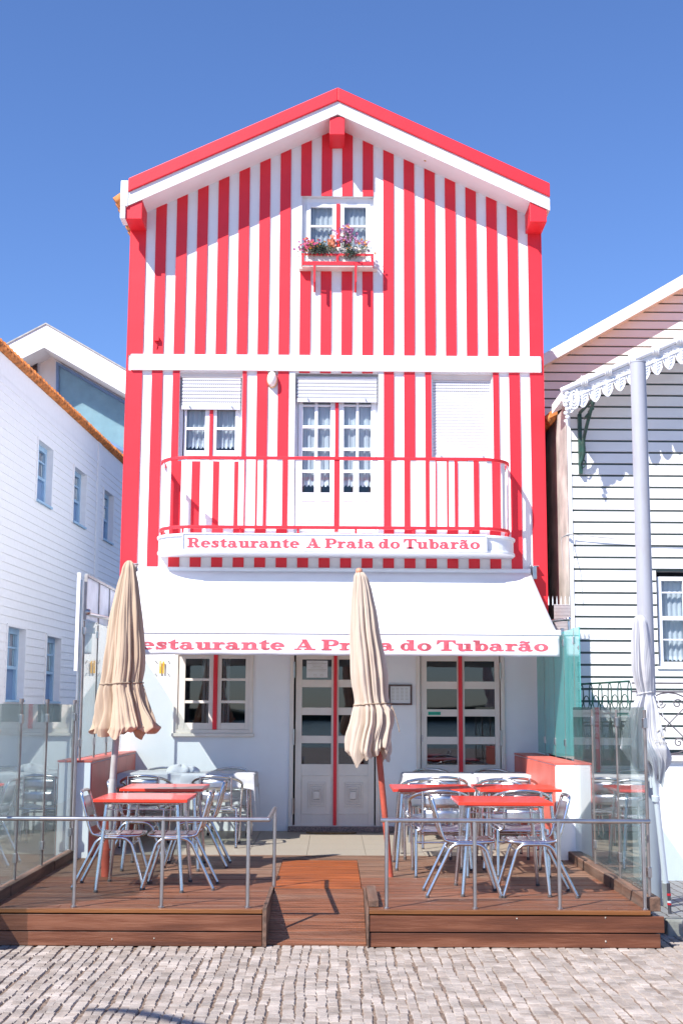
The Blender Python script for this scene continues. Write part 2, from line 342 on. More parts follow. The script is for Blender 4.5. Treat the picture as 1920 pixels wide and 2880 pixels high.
# cobblestone street: every sett is a small chamfered block
mb = MB(); rnd = random.Random(3)
X = -4.4
while X < 4.6:
    wd = rnd.uniform(.056, .078); Y = 5.6+rnd.uniform(0, .05); wob = [rnd.uniform(0, 6) for _ in range(3)]; wf = lambda q: .009*math.sin(q*3.1+wob[0])+.004*math.sin(q*11+wob[1]); drift = rnd.uniform(-.01, .01)
    while Y < 10.9:
        ln = rnd.uniform(.06, .12); ch = .005; h = rnd.uniform(-.002, .0015)
        wx = wf(Y); x0, x1, y0, y1 = X+wx+rnd.uniform(.0005, .0045), X+wx+wd-rnd.uniform(.0005, .0045), Y+rnd.uniform(.0005, .003), Y+ln-rnd.uniform(.0005, .003)
        j = lambda: rnd.uniform(-.006, .006)
        c = [(x0+j(), y0+j()), (x1+j(), y0+j()), (x1+j(), y1+j()), (x0+j(), y1+j())]
        cx, cy = (x0+x1)/2, (y0+y1)/2
        t = [(cx+(a-cx)*(1-2*ch/(x1-x0))*.97, cy+(b-cy)*(1-2*ch/(y1-y0))*.97) for a, b in c]
        tx, ty = rnd.uniform(-.06, .06), rnd.uniform(-.035, .035)
        hz = lambda p, q: q+(p[0]-cx)*tx+(p[1]-cy)*ty
        vs = [(a, b, -.02) for a, b in c]+[(a, b, hz((a, b), h-.009)) for a, b in c]+[(a, b, hz((a, b), h)) for a, b in t]
        mb.cur = 0 if rnd.random() < .5 else 1
        fs = [(i, (i+1) % 4, (i+1) % 4+4, i+4) for i in range(4)]
        mb.add(vs, fs+[(8, 9, 10, 11)], False); mb.add(vs, [(i+4, (i+1) % 4+4, (i+1) % 4+8, i+8) for i in range(4)], False)
        Y += ln
    X += wd
mb.build("cobbled_street", ["sett", "sett_pale"], kind="structure")
# farther street surface, under and beyond the deck, and behind the camera
def brick_mat():
    m = bpy.data.materials.new("far_setts"); m.use_nodes = True; n = m.node_tree.nodes; l = m.node_tree.links; b = n["Principled BSDF"]
    tc = n.new("ShaderNodeTexCoord"); mp = n.new("ShaderNodeMapping"); mp.inputs["Rotation"].default_value = (0, 0, math.pi/2)
    br = n.new("ShaderNodeTexBrick"); br.inputs["Scale"].default_value = 1; br.inputs["Brick Width"].default_value = .11; br.inputs["Row Height"].default_value = .09
    br.inputs["Mortar Size"].default_value = .006; br.inputs["Color1"].default_value = (.40, .36, .35, 1); br.inputs["Color2"].default_value = (.34, .30, .29, 1); br.inputs["Mortar"].default_value = (.14, .10, .08, 1)
    nz = n.new("ShaderNodeTexNoise"); nz.inputs["Scale"].default_value = 9
    ad = n.new("ShaderNodeVectorMath"); ad.operation = 'MULTIPLY_ADD'; ad.inputs[1].default_value = (.03,)*3
    l.new(tc.outputs["Object"], nz.inputs["Vector"]); l.new(nz.outputs[1], ad.inputs[0]); l.new(tc.outputs["Object"], ad.inputs[2])
    l.new(ad.outputs[0], mp.inputs[0]); l.new(mp.outputs[0], br.inputs["Vector"]); l.new(br.outputs[0], b.inputs["Base Color"]); b.inputs["Roughness"].default_value = .85
    bp = n.new("ShaderNodeBump"); bp.inputs["Strength"].default_value = .6; bp.inputs["Distance"].default_value = .01; bp.invert = True
    l.new(br.outputs["Fac"], bp.inputs["Height"]); l.new(bp.outputs[0], b.inputs["Normal"]); M["far_setts"] = m
brick_mat()
mb = MB()
mb.quad((-40, -26, -.0045), (-4.4, -26, -.0045), (-4.4, 60, -.0045), (-40, 60, -.0045)); mb.quad((-4.4, -26, -.0045), (4.6, -26, -.0045), (4.6, 5.6, -.0045), (-4.4, 5.6, -.0045))
mb.quad((4.6, -26, -.0045), (40, -26, -.0045), (40, 10.6, -.0045), (4.6, 10.6, -.0045))
mb.build("street", "far_setts", kind="structure")
mb = MB(); mb.quad((2.5, 10.66, .115), (40, 10.66, .115), (40, 16, .115), (2.5, 16, .115))
mb.build("pavement", "far_setts", kind="structure")
mb = MB()
for i in range(30): mb.box(2.62+i*.9, 2.62+i*.9+.89, 10.5, 10.66, -.03, .12)
mb.build("kerb", "stone_kerb", kind="structure", bevel=.015)
mat("lagoon", (.05, .09, .12), .12, var=.2, scale=.2)
mb = MB(); mb.quad((-400, -900, -.004), (400, -900, -.004), (400, -26, -.004), (-400, -26, -.004)); mb.build("water", "lagoon", kind="structure")
# far shore behind the viewer, seen only mirrored in the glass
mb = MB(); rnd = random.Random(5)
pts = [(-260+i*5.2, 1.6+1.2*math.sin(i*.35)+rnd.uniform(0, 1.2)) for i in range(101)]
mb.prism_y([(-260, -1)]+pts+[(260, -1)], -170, -150)
mb.build("hills", "hill_green", kind="structure")
# patio in front of the house
PY0, PY1 = 13.52, YF
mb = MB(); mb.cur = 1; mb.box(-2.66, 2.62, PY0+.002, PY1+.1, 0, DK-.006); mb.cur = 0
xs = [-2.66+.6*i for i in range(9)]+[2.62]
for j in range(5):
    y0, y1 = PY0+.55*j, min(PY0+.55*(j+1), PY1+.1)
    for i in range(len(xs)-1): mb.box(xs[i]+.002, xs[i+1]-.002, y0+.002, y1-.002, DK-.02, DK)
mb.build("patio", ["patio_tile", "grout"], kind="structure")

# ================================================================ TIMBER DECK
deck = thing("timber_deck", "raised reddish brown timber deck with a sloping entry ramp in front of the restaurant", "deck", (0, 10, 0))
XL0, XR0 = FX(775, 2556, 9.97), FX(1035, 2556, 9.97)      # opening of the ramp at the front
YD0 = 9.97; RY = 11.12
RX0, RX1 = -.465, .225
XLdeck, XRdeck = -3.4, 2.36
mb = MB(); mb2 = MB(); mbn = MB(); rnd = random.Random(11)
bw = .1385; y = YD0
while y < PY0-.01:
    y1 = min(y+bw, PY0)
    if y < RY-.05: segs = [(XLdeck, RX0-.045), (RX1+.045, XRdeck)]
    else: segs = [(XLdeck, XRdeck)]
    for a, b in segs:
        if y >= RY-.05 and y < 13.05: segs2 = [(a, RX0-.02), (RX1+.02, b)]
        else: segs2 = [(a, b)]
        for c, d in segs2:
            cuts = [c]+sorted(rnd.uniform(c+.6, d-.6) for _ in range(1) if d-c > 2.4)+[d]
            for q in range(len(cuts)-1):
                x0, x1 = cuts[q]+.0015, cuts[q+1]-.0015; z = DK-rnd.uniform(0, .003)
                m_ = mb if (y < 11.7) else mb2
                # grooved board: three ribs
                rib = (y1-y-.007)/3
                for k in range(3): m_.box(x0, x1, y+.0035+k*rib+.002, y+.0035+(k+1)*rib-.002, z-.008, z)
                m_.box(x0, x1, y+.0035, y1-.0035, z-.024, z-.007)
    y += bw
# newer orange boards in the middle
yy = RY-.03
while yy < 13.02:
    rib = bw/3
    for k in range(3): mbn.box(RX0-.015, RX1+.015, yy+k*rib+.004, yy+(k+1)*rib-.004, DK-.02, DK+.006-rnd.uniform(0, .003))
    yy += bw
mb.build("boards", "deck_wood", deck); mb2.build("weathered_boards", "deck_grey", deck, label="weathered greyish deck boards beside the patio"); mbn.build("new_boards", "new_wood", deck, label="bright orange newer boards at the head of the ramp")
mb = MB()
for x0, x1 in ((XLdeck, RX0-.05), (RX1+.05, XRdeck)):
    mb.box(x0, x1, YD0-.028, YD0-.001, DK-.032, DK-.001)
mb.build("nosing", "nosing_wood", deck, bevel=.004)
for x0, x1 in ((XLdeck, RX0-.052), (RX1+.052, 2.46)):
    mb = MB(); mb.box(x0, x1, YD0-.02, YD0+.01, .112, DK-.042); mb.box(x0, min(x1, 2.43), YD0-.012, YD0+.015, .002, .103)
    rnd2 = random.Random(int(x1*100))
    sc_ = MB()
    for q in range(int((x1-x0)*3)):
        xx = x0+.05+q*.34+rnd2.uniform(-.03, .03)
        if xx < x1-.03:
            for zz in (.205, .055):
              if rnd2.random() < .3: sc_.tube([(xx, YD0-.022 if zz > .1 else YD0-.014, zz+rnd2.uniform(-.02, .02)), (xx, YD0-.01, zz)], .0055, 6)
    sc_.build("screws", "stone_kerb", deck)
    mb.build("fascia", "fascia_wood", deck, bevel=.003)
mb = MB(); mb.box(XLdeck, RX0-.06, YD0+.02, PY0, .0, DK-.05); mb.box(RX1+.06, XRdeck+.05, YD0+.02, PY0, 0, DK-.05); mb.box(RX0-.1, RX1+.1, RY+.02, PY0, 0, DK-.05)
mb.build("frame", "black", deck)
# ramp
mb = MB(); nb = 9
for i in range(nb):
    t0, t1 = i/nb, (i+1)/nb
    ya, yb = 10.02+(RY-.035-10.02)*t0, 10.02+(RY-.035-10.02)*t1; za, zb = .012+(DK-.012)*t0, .012+(DK-.012)*t1
    for k in range(3):
        a0, a1 = k/3+.02, (k+1)/3-.03
        p = lambda a: (ya+(yb-ya)*a, za+(zb-za)*a)
        (q0, r0), (q1, r1) = p(a0), p(a1)
        x0, x1 = RX0-.0-.075*(1-t0), RX1+.03
        mb.add([(x0, q0, r0-.02), (x1, q0, r0-.02), (x1, q1, r1-.02), (x0, q1, r1-.02), (x0, q0, r0), (x1, q0, r0), (x1, q1, r1), (x0, q1, r1)],
               [(3,2,1,0),(4,5,6,7),(0,1,5,4),(1,2,6,5),(2,3,7,6),(3,0,4,7)], False)
mb.build("ramp", "deck_wood", deck)
for sx, xa in ((-1, RX0-.048), (1, RX1+.034)):
    mb = MB(); mb.box(xa, xa+.014 if sx > 0 else xa+.03, YD0-.03, RY-.03, .0, DK+(.012 if sx < 0 else .006)); mb.build("side_board", "kerb_wood", deck, bevel=.002)
mb = MB(); mb.box(RX1+.05, RX1+.125, 10.06, 10.86, DK+.001, DK+.055); mb.build("edge_block", "kerb_wood", deck, bevel=.006)
# kerb beams that carry the glass
rnd = random.Random(2)
for nm, x0, x1, ya, yb in (("kerb_beam", 2.325, 2.455, 10.04, 13.35), ("kerb_beam", -2.68, -2.53, 9.6, 13.1)):
    mb = MB(); y = ya
    while y < yb-.05:
        L = rnd.uniform(.42, .72); y1 = min(y+L, yb); d = rnd.uniform(-.006, .006)
        mb.box(x0+d, x1+d, y+.003, y1-.003, DK-.02, DK+.085+rnd.uniform(-.004, .004)); y = y1
    mb.build(nm, "kerb_wood", deck, bevel=.005)

# ================================================================ STRIPED HOUSE
HX0, HX1 = -2.64, 2.635
house = thing("striped_house", "tall house with vertical red and white stripes, gabled roof and curved balcony", "house", (0, YF, 0))
SL = .469; ZA = 9.235
gz = lambda x: ZA+.03-SL*abs(x-.01)
BZ0, BZ1 = FZ(1046), FZ(1001.5)
# stripes positions from the facade
per = (FX(1488, 1002)-FX(429.5, 1000))/18
st = []
x = FX(429.5, 1000)
for i in range(19): st.append((x, x+per*.508)); x += per
st = [(HX0, FX(402, 1000))]+st[:-1]+[(FX(1488, 1002), HX1)]
aw = (FX(848.5, 650), FX(1050, 650), FZ(757), FZ(552))          # attic window recess
w1 = (FX(505, 1150), FX(680, 1150), FZ(1300), FZ(1050))
dr = (FX(829, 1250), FX(1063.5, 1250), FZ(1500), FZ(1050))
w3 = (FX(1213, 1150), FX(1385, 1150), FZ(1296), FZ(1050))
g1 = (FX(493, 1950), FX(709, 1950), FZ(2064), FZ(1835))
gd = (FX(826, 2000), FX(1056, 2000), DK+.06, FZ(1830))
g3 = (FX(1181, 2000), FX(1407, 2000), DK+.06, FZ(1830))
holes = [aw, w1, dr, w3, g1, gd, g3]
SGZ = FZ(1500)
mb = MB()
br = sorted(set([HX0, HX1, .01]+[h[0] for h in holes]+[h[1] for h in holes]))
br = [b for b in br if HX0 <= b <= HX1]
for a, b in zip(br, br[1:]):
    hs = sorted((h[2], h[3]) for h in holes if h[0] <= a+1e-5 and h[1] >= b-1e-5)
    segs = sub([(DK-.2, 7.4)], hs)
    top = [h for h in hs if h[1] > 7.4]
    segs = [s_ for s_ in segs]
    for z0, z1 in segs: mb.quad((a, YF, z0), (b, YF, z0), (b, YF, z1), (a, YF, z1))
    zt0 = 7.4
    if top:
        mb.quad((a, YF, zt0), (b, YF, zt0), (b, YF, top[0][0]), (a, YF, top[0][0])) if top[0][0] > zt0 else None
        zt0 = top[0][1]
    mb.quad((a, YF, zt0), (b, YF, zt0), (b, YF, gz(b)), (a, YF, gz(a)))
# side walls and rear
mb.quad((HX0, YF, 0), (HX0, YF, gz(HX0)), (HX0, 25, gz(HX0)), (HX0, 25, 0)); mb.quad((HX1, YF, 0), (HX1, 25, 0), (HX1, 25, gz(HX1)), (HX1, YF, gz(HX1)))
mb.quad((HX0, 25, 0), (HX0, 25, gz(HX0)), (.01, 25, ZA+.03), (HX1, 25, gz(HX1)), (HX1, 25, 0))
# red stripes, slightly proud
mb.cur = 1
for a, b in st:
    for (z0, z1) in sub([(BZ1, 20)], [(aw[2], aw[3])] if (a < aw[1]-.02 and b > aw[0]+.02) else []):
        a2, b2 = a, b
        if z1 > 15: poly = [(a2, z0), (b2, z0), (b2, gz(b2))]+([(.01, ZA+.03)] if a2 < .01 < b2 else [])+[(a2, gz(a2))]
        else: poly = [(a2, z0), (b2, z0), (b2, z1), (a2, z1)]
        mb.prism_y(poly, YF-.016, YF+.002)
    hs = []
    a2, b2 = a, b
    for h in (w1, dr, w3):
        if a < h[1]-.005 and b > h[0]+.005:
            if h is dr: hs.append((h[2], h[3])); continue
            if a < h[0]-.02: mb.prism_y([(a, h[2]), (h[0]-.005, h[2]), (h[0]-.005, BZ0), (a, BZ0)], YF-.016, YF+.002)
            if b > h[1]+.02: mb.prism_y([(h[1]+.005, h[2]), (b, h[2]), (b, BZ0), (h[1]+.005, BZ0)], YF-.016, YF+.002)
            hs.append((h[2], h[3]+.5))
    zlow = FZ(1602) if HX0+.1 < a < HX1-.3 else 2.6
    for z0, z1 in sub([(zlow, BZ0)], hs): mb.prism_y([(a, z0), (b, z0), (b, z1), (a, z1)], YF-.016, YF+.002)
# red returns on the side walls
mb.box(HX0-.02, HX0-.001, YF-.016, YF+.25, 0, gz(HX0)); mb.box(HX1+.001, HX1+.02, YF-.016, YF+.25, 0, gz(HX1))
wall = mb.build("wall", ["white_render", "red_paint"], house)
mb = MB(); mb.box(FX(369.5, 1020), FX(1519, 1020), YF-.045, YF+.001, BZ0, BZ1)
mb.box(FX(812, 1250), dr[0]-.001, YF-.02, YF+.001, FZ(1500), BZ0-.001); mb.box(dr[1]+.001, FX(1079, 1250), YF-.02, YF+.001, FZ(1500), BZ0-.001)
mb.box(FX(832, 650)-.12, aw[0]-.001, YF-.0, YF+.001, aw[2]-.0, aw[3]) if False else None
mb.build("band", "white_render", house, bevel=.006)
mb = MB(); mb.box(FX(399, 1600), FX(1483, 1600), YF-.06, YF+.001, FZ(1612), FZ(1601)); mb.build("ledge", "white_render", house)
# interior shells
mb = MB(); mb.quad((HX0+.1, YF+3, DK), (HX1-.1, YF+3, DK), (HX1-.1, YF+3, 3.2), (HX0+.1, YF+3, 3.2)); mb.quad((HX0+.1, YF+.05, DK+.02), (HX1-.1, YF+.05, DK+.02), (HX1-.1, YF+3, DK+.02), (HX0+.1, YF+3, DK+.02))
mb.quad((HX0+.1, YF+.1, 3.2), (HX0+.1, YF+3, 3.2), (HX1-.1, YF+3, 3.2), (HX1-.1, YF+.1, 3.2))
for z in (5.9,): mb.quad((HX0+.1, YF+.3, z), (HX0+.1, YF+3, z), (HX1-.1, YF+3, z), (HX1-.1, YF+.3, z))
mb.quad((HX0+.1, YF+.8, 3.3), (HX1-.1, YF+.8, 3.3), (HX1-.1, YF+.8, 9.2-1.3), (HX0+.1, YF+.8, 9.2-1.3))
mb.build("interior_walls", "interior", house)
# roof
RYF = 15.65
mb = MB()
zt = lambda x: 9.605-.472*abs(x-.01)
ex0, ex1 = -2.655, 2.70
def slab(mb, xa, xb, lo, hi, y0, y1): mb.prism_y([(xa, lo(xa)), (xb, lo(xb)), (xb, hi(xb)), (xa, hi(xa))], y0, y1)
lo = lambda x: ZA+.02-.472*abs(x-.01); mid = lambda x: 9.425-.472*abs(x-.01)
slab(mb, ex0, .01, lo, mid, RYF, 25.2); slab(mb, .01, ex1, lo, mid, RYF, 25.2)
roof = mb.build("roof", "white_render", house)
mb = MB(); slab(mb, ex0+.03, .01, lambda x: mid(x)+.002, zt, RYF-.03, 25.2); slab(mb, .01, ex1, lambda x: mid(x)+.002, zt, RYF-.03, 25.2)
mb.build("verge", "red_paint", roof, bevel=.01)
mb = MB(); mb.box(ex0-.07, ex0+.028, RYF-.012, RYF+.25, lo(ex0)-.0, zt(ex0)-.01); mb.box(ex0-.07, ex0-.002, RYF-.006, RYF+.25, lo(ex0)-.16, lo(ex0)-.001); mb.build("gutter_end", "white_render", roof, bevel=.01)
mb = MB()
for k in range(14): mb.tube([(ex0-.14+0*k, RYF+.08+k*.2, mid(ex0)-.09), (ex0-.02, RYF+.08+k*.2, mid(ex0)+.0)], .07, 10)
mb.build("roof_tiles", "roof_tile", roof)
mb = MB()
for k in range(40): mb.box(ex1+.0, ex1+.02, RYF+.1+k*.23, RYF+.31+k*.23, mid(ex1)-.06, mid(ex1)-.02)
mb.build("roof_tiles", "roof_tile", roof)
# corbels
def corbel(x0, x1, ztop, zbot, top=None):
    mb = MB(); poly = top or [(x0, ztop), (x1, ztop)]
    mb.prism_y([(x0, zbot), (x1, zbot)]+[(poly[1][0], poly[1][1]), (poly[0][0], poly[0][1])], RYF+.02, YF+.002)
    mb.build("corbel", "red_paint", house, bevel=.006)
cx0, cx1 = FX(926.5, 350, RYF+.02), FX(969, 350, RYF+.02)
corbel(cx0, cx1, ZA-.01, FZ(376, 940, RYF))
cz = FZ(614, 400, RYF)
corbel(-2.66, FX(399, 600, RYF), 0, cz, [(-2.66, lo(-2.66)-.002), (FX(399, 600, RYF), lo(FX(399, 600, RYF))-.002)])
c1 = FX(1491, 640, RYF)
corbel(c1, 2.66, 0, cz, [(c1, lo(c1)-.002), (2.66, lo(2.66)-.002)])
# soffit screw and small fixings
mb = MB(); mb.sphere(tuple(P(1195, 451, 15.85)), .018); mb.build("fixing", "brass", house)
mb = MB(); p = P(441, 955, YF-.03); mb.box(p.x-.03, p.x+.03, YF-.06, YF-.016, p.z-.02, p.z+.035); mb.tube([(p.x, YF-.03, p.z-.02), (p.x+.01, YF-.025, p.z-.08), (p.x, YF-.022, p.z-.12)], .006, 6); mb.build("junction_box", "red_paint", house)
# ---- joinery helpers
def rev(mb, h, dep):            # reveals of an opening
    a, b, c, d = h
    mb.quad((a, YF, c), (a, YF, d), (a, YF+dep, d), (a, YF+dep, c)); mb.quad((b, YF, c), (b, YF+dep, c), (b, YF+dep, d), (b, YF, d))
    mb.quad((a, YF, d), (b, YF, d), (b, YF+dep, d), (a, YF+dep, d)); mb.quad((a, YF, c), (a, YF+dep, c), (b, YF+dep, c), (b, YF, c))
def frame(mb, x0, x1, z0, z1, w_, y0, y1, wt=None, wb=None):
    wt = w_ if wt is None else wt; wb = w_ if wb is None else wb
    mb.box(x0, x0+w_, y0, y1, z0, z1); mb.box(x1-w_, x1, y0, y1, z0, z1)
    mb.box(x0+w_, x1-w_, y0+.001, y1, z1-wt, z1); mb.box(x0+w_, x1-w_, y0+.001, y1, z0, z0+wb)
def leaf(parent, name, px, panes_x, rows, y, gmat, fmat, zt_, zb_, t=.045):
    """a sash or door leaf: px=(x0,x1) px; panes_x list of px pairs; rows list of px pairs in y"""
    xr = (panes_x[0][0]+panes_x[-1][1])/2; yr = (rows[0][0]+rows[-1][1])/2
    X0, X1 = FX(px[0], yr), FX(px[1], yr)
    mb = MB(); g = MB()
    xs_ = [(FX(a, yr, YF+.05), FX(b, yr, YF+.05)) for a, b in panes_x]; zs = [(FZ(b, xr, YF+.05), FZ(a, xr, YF+.05)) for a, b in rows]
    # vertical members
    edges = [X0]+[e for p_ in xs_ for e in p_]+[X1]
    for i in range(0, len(edges), 2):
        first = i == 0 or i == len(edges)-2
        mb.box(edges[i], edges[i+1], y+(0 if first else .006), y+t, zb_ if first else zs[-1][0], zt_ if first else zs[0][1])
    for a, b in xs_:
        ze = [zt_]+[e for r in zs for e in (r[1], r[0])]+[zb_]
        for i in range(0, len(ze), 2):
            if ze[i]-ze[i+1] > .001: mb.box(a, b, y+.003, y+t-.002, ze[i+1], ze[i])
    if len(xs_) > 1:
        mb.box(xs_[0][1], xs_[1][0], y+.0035, y+t-.003, zs[0][1]+.0005, zt_-.001); mb.box(xs_[0][1], xs_[1][0], y+.0035, y+t-.003, zb_+.001, zs[-1][0]-.0005)
    o = mb.build(name, fmat, parent, bevel=.003)
    for a, b in xs_:
        for c, d in zs: g.quad((a, y+t*.5, c), (b, y+t*.5, c), (b, y+t*.5, d), (a, y+t*.5, d))
    g.build("glass", gmat, o); return o, X0, X1
def curtain(parent, x0, x1, z0, z1, y, folds=7, lace_h=.09, amp=.02, swag=False, seed=1):
    r = random.Random(seed); ph = [r.uniform(0, 6) for _ in range(4)]
    def fn(u, v):
        x_ = x0+(x1-x0)*u; zb = z0+lace_h; zz = z1+(zb-z1)*v
        a = amp*(.5+.5*v)
        return (x_+.2*a*math.sin(u*folds*9+ph[1]), y+a*(math.sin(u*folds*6.28+ph[0]+v*.8*math.sin(ph[2]))+.4*math.sin(u*folds*13.7+ph[3])), zz)
    mb = MB(); mb.grid(fn, 60, 8); c = mb.build("curtain", "curtain", parent)
    if lace_h:
        def fl(u, v):
            p_ = fn(u, 1); sc = abs(math.sin(u*math.pi*max(3, round((x1-x0)/.05))))
            return (p_[0], p_[1], z0+lace_h-(lace_h*(.55+.45*sc))*v)
        mb = MB(); mb.grid(fl, 60, 3); mb.build("lace_hem", "lace", c)
def shutter(parent, x0, x1, z0, z1, y, pitch_, gap, stops=True, gapn=None):
    mb = MB(); mb.cur = 1; mb.quad((x0, y+.02, z0), (x1, y+.02, z0), (x1, y+.02, z1), (x0, y+.02, z1)); mb.cur = 0
    z = z1; i = 0
    while z > z0+.05+pitch_*.5:
        g_ = gap if (gapn is None or i < gapn) else .0016
        b = max(z-pitch_+g_, z0+.05)
        mb.add([(x0, y+.004, b), (x1, y+.004, b), (x1, y-.001, (z+b)/2), (x0, y-.001, (z+b)/2), (x1, y+.005, z), (x0, y+.005, z)], [(0, 1, 2, 3), (3, 2, 4, 5)], False)
        mb.add([(x0, y+.004, b), (x1, y+.004, b), (x1, y+.019, b), (x0, y+.019, b)], [(3, 2, 1, 0)], False)
        z -= pitch_; i += 1
        # small bridges between the slots
        if g_ > .004:
            xx = x0+.02
            while xx < x1: mb.box(xx, xx+.008, y+.006, y+.019, z-.001, z+g_+.001); xx += .026
    mb.box(x0, x1, y-.008, y+.018, z0, z0+.05)
    o = mb.build("roller_shutter", ["shutter_white", "dark_gap"], parent)
    if stops:
        for xx in (x0+(x1-x0)*.14, x1-(x1-x0)*.14):
            s_ = MB(); s_.tube([(xx, y-.008, z0+.03), (xx, y-.03, z0+.03)], .009, 8); s_.build("stopper", "steel", o)
# attic window
win = thing("x", None, None); bpy.data.objects.remove(win)
def opening(name, h, dep, wmat="white_render", label=None):
    mb = MB(); rev(mb, h, dep); return mb.build(name, wmat, house, label=label)
wo = opening("window", aw, .13, label="small attic window under the gable with white sashes and curtains")
mb = MB(); yb = YF+.06
frame(mb, aw[0], aw[1], aw[2], aw[3], .055, yb, yb+.07, .085, .03); mb.build("frame", "white_paint", wo, bevel=.004)
mb = MB(); mb.box(FX(945.5, 650), FX(955.5, 650), yb-.022, yb+.05, aw[2]+.03, aw[3]-.086); mb.build("mullion", "red_paint", wo, bevel=.003)
za, zb = aw[3]-.087, aw[2]+.031
leaf(wo, "sash", (861, 945), [(873.5, 934)], [(583, 633), (639, 740)], yb-.012, "window_glass", "white_paint", za, zb)
leaf(wo, "sash", (956, 1041), [(967.5, 1028.5)], [(583, 633), (639, 740)], yb-.012, "window_glass", "white_paint", za, zb)
curtain(wo, FX(870, 650), FX(938, 650), aw[2], aw[3]-.1, yb+.065, 5, 0, .012, seed=3); curtain(wo, FX(964, 650), FX(1032, 650), aw[2], aw[3]-.1, yb+.065, 5, 0, .012, seed=5)
mb = MB(); mb.box(FX(841, 757), FX(1060, 757), YF-.11, YF+.02, aw[2]-.035, aw[2]-.001); mb.build("sill", "cream_paint", wo, bevel=.004)
# first-floor window with half-lowered shutter
wo = opening("window", w1, .15, label="first floor window with its roller shutter half lowered and lace curtains")
yb = YF+.08
mb = MB(); frame(mb, w1[0], w1[1], w1[2], w1[3], .04, yb, yb+.07); mb.build("frame", "white_paint", wo, bevel=.004)
mb = MB(); mb.box(FX(588, 1200), FX(597.5, 1200), yb-.03, yb+.05, w1[2]+.041, w1[3]-.041); mb.build("mullion", "red_paint", wo, bevel=.003)
leaf(wo, "sash", (516, 588), [(524, 576)], [(1150, 1201), (1208, 1266)], yb-.015, "window_glass", "white_paint", w1[3]-.042, w1[2]+.042)
leaf(wo, "sash", (597.5, 670), [(609, 661)], [(1150, 1201), (1208, 1266)], yb-.015, "window_glass", "white_paint", w1[3]-.042, w1[2]+.042)
curtain(wo, FX(522, 1200), FX(580, 1200), FZ(1258), FZ(1120), yb+.065, 4, .07, .012, seed=8); curtain(wo, FX(606, 1200), FX(664, 1200), FZ(1258), FZ(1120), yb+.065, 4, .07, .012, seed=9)
shutter(wo, w1[0]+.025, w1[1]-.02, FZ(1153), w1[3]-.06, YF+.02, .0465, .009)
mb = MB(); mb.box(w1[0], w1[1], YF+.012, YF+.06, w1[3]-.06, w1[3]-.001); mb.build("shutter_box", "cream_paint", wo)
# closed shutter window
wo = opening("window", w3, .15, label="first floor window fully closed by a white roller shutter")
shutter(wo, w3[0]+.02, w3[1]-.018, FZ(1287), w3[3]-.065, YF+.05, .0383, .007, gapn=4)
mb = MB(); mb.box(w3[0], w3[1], YF+.03, YF+.09, w3[3]-.065, w3[3]-.001); mb.build("shutter_box", "cream_paint", wo)
MB().box(w3[0], w3[0]+.02, YF+.02, YF+.10, w3[2], w3[3]-.067).build("shutter_rail", "white_paint", wo); MB().box(w3[1]-.018, w3[1], YF+.02, YF+.10, w3[2], w3[3]-.067).build("shutter_rail", "white_paint", wo)
# balcony door
do = opening("balcony_door", dr, .17, label="white glazed balcony double door with red centre post behind the railing")
yb = YF+.10
mb = MB(); frame(mb, dr[0], dr[1], dr[2], dr[3], .035, yb, yb+.07); mb.build("frame", "white_paint", do, bevel=.004)
mb = MB(); mb.box(FX(942, 1300), FX(951, 1300), yb-.035, yb+.05, dr[2]+.036, dr[3]-.036); mb.build("mullion", "red_paint", do, bevel=.003)
rows = [(1128, 1136), (1141, 1195), (1203, 1258), (1266, 1320), (1328, 1384)]
for xs_, pp in (((838, 942), [(850.5, 884), (893, 928)]), ((951, 1056), [(966.5, 1001), (1008.5, 1043)])):
    lo_, X0, X1 = leaf(do, "door_leaf", xs_, pp, rows, yb-.02, "window_glass", "white_paint", dr[3]-.037, dr[2]+.037)
    mb = MB(); xa, xb = FX(pp[0][0]-5, 1440), FX(pp[1][1]+3, 1440); z0, z1 = FZ(1469), FZ(1404)
    frame(mb, xa, xb, z0, z1, .012, yb-.028, yb-.018); mb.box(xa+.04, xb-.04, yb-.027, yb-.019, z0+.04, z1-.04); mb.build("panel", "white_paint", lo_, bevel=.003)
    curtain(do, FX(pp[0][0]-4, 1300), FX(pp[1][1]+4, 1300), FZ(1364), FZ(1110), yb+.05, 5, .07, .010, seed=int(xs_[0]))
    curtain(do, FX(pp[0][0]-4, 1300), FX(pp[1][1]+4, 1300), FZ(1212), FZ(1110), yb+.085, 6, .05, .012, seed=int(xs_[0])+1)
shutter(do, dr[0]+.02, dr[1]-.02, FZ(1130), dr[3]-.04, YF+.02, .0465, .009)
# ground-floor left window
wo = opening("window", g1, .10, "cream_paint", label="ground floor window with cream frame and red centre post")
yb = YF-.01
mb = MB(); frame(mb, g1[0]-.012, g1[1]+.012, g1[2], g1[3], .045, yb-.012, yb+.03)
mb.box(g1[0]-.03, g1[1]+.03, YF-.05, YF+.02, g1[2]-.04, g1[2]-.001); mb.build("frame", "cream_paint", wo, bevel=.004)
mb = MB(); mb.box(FX(600, 1950), FX(611.5, 1950), yb-.02, yb+.04, g1[2]+.046, g1[3]); mb.build("mullion", "red_paint", wo, bevel=.003)
rr = [(1853, 1908), (1915, 1970), (1978, 2033)]
leaf(wo, "sash", (501, 600), [(522, 589)], rr, yb+.002, "window_dark", "cream_paint", g1[3]-.03, g1[2]+.046)
leaf(wo, "sash", (611.5, 703), [(624, 691)], rr, yb+.002, "window_dark", "cream_paint", g1[3]-.03, g1[2]+.046)
curtain(wo, FX(560, 1950), FX(592, 1950), g1[2], g1[3], YF+.3, 3, 0, .04, seed=31); curtain(wo, FX(622, 1950), FX(642, 1950), g1[2], g1[3], YF+.3, 3, 0, .04, seed=33)
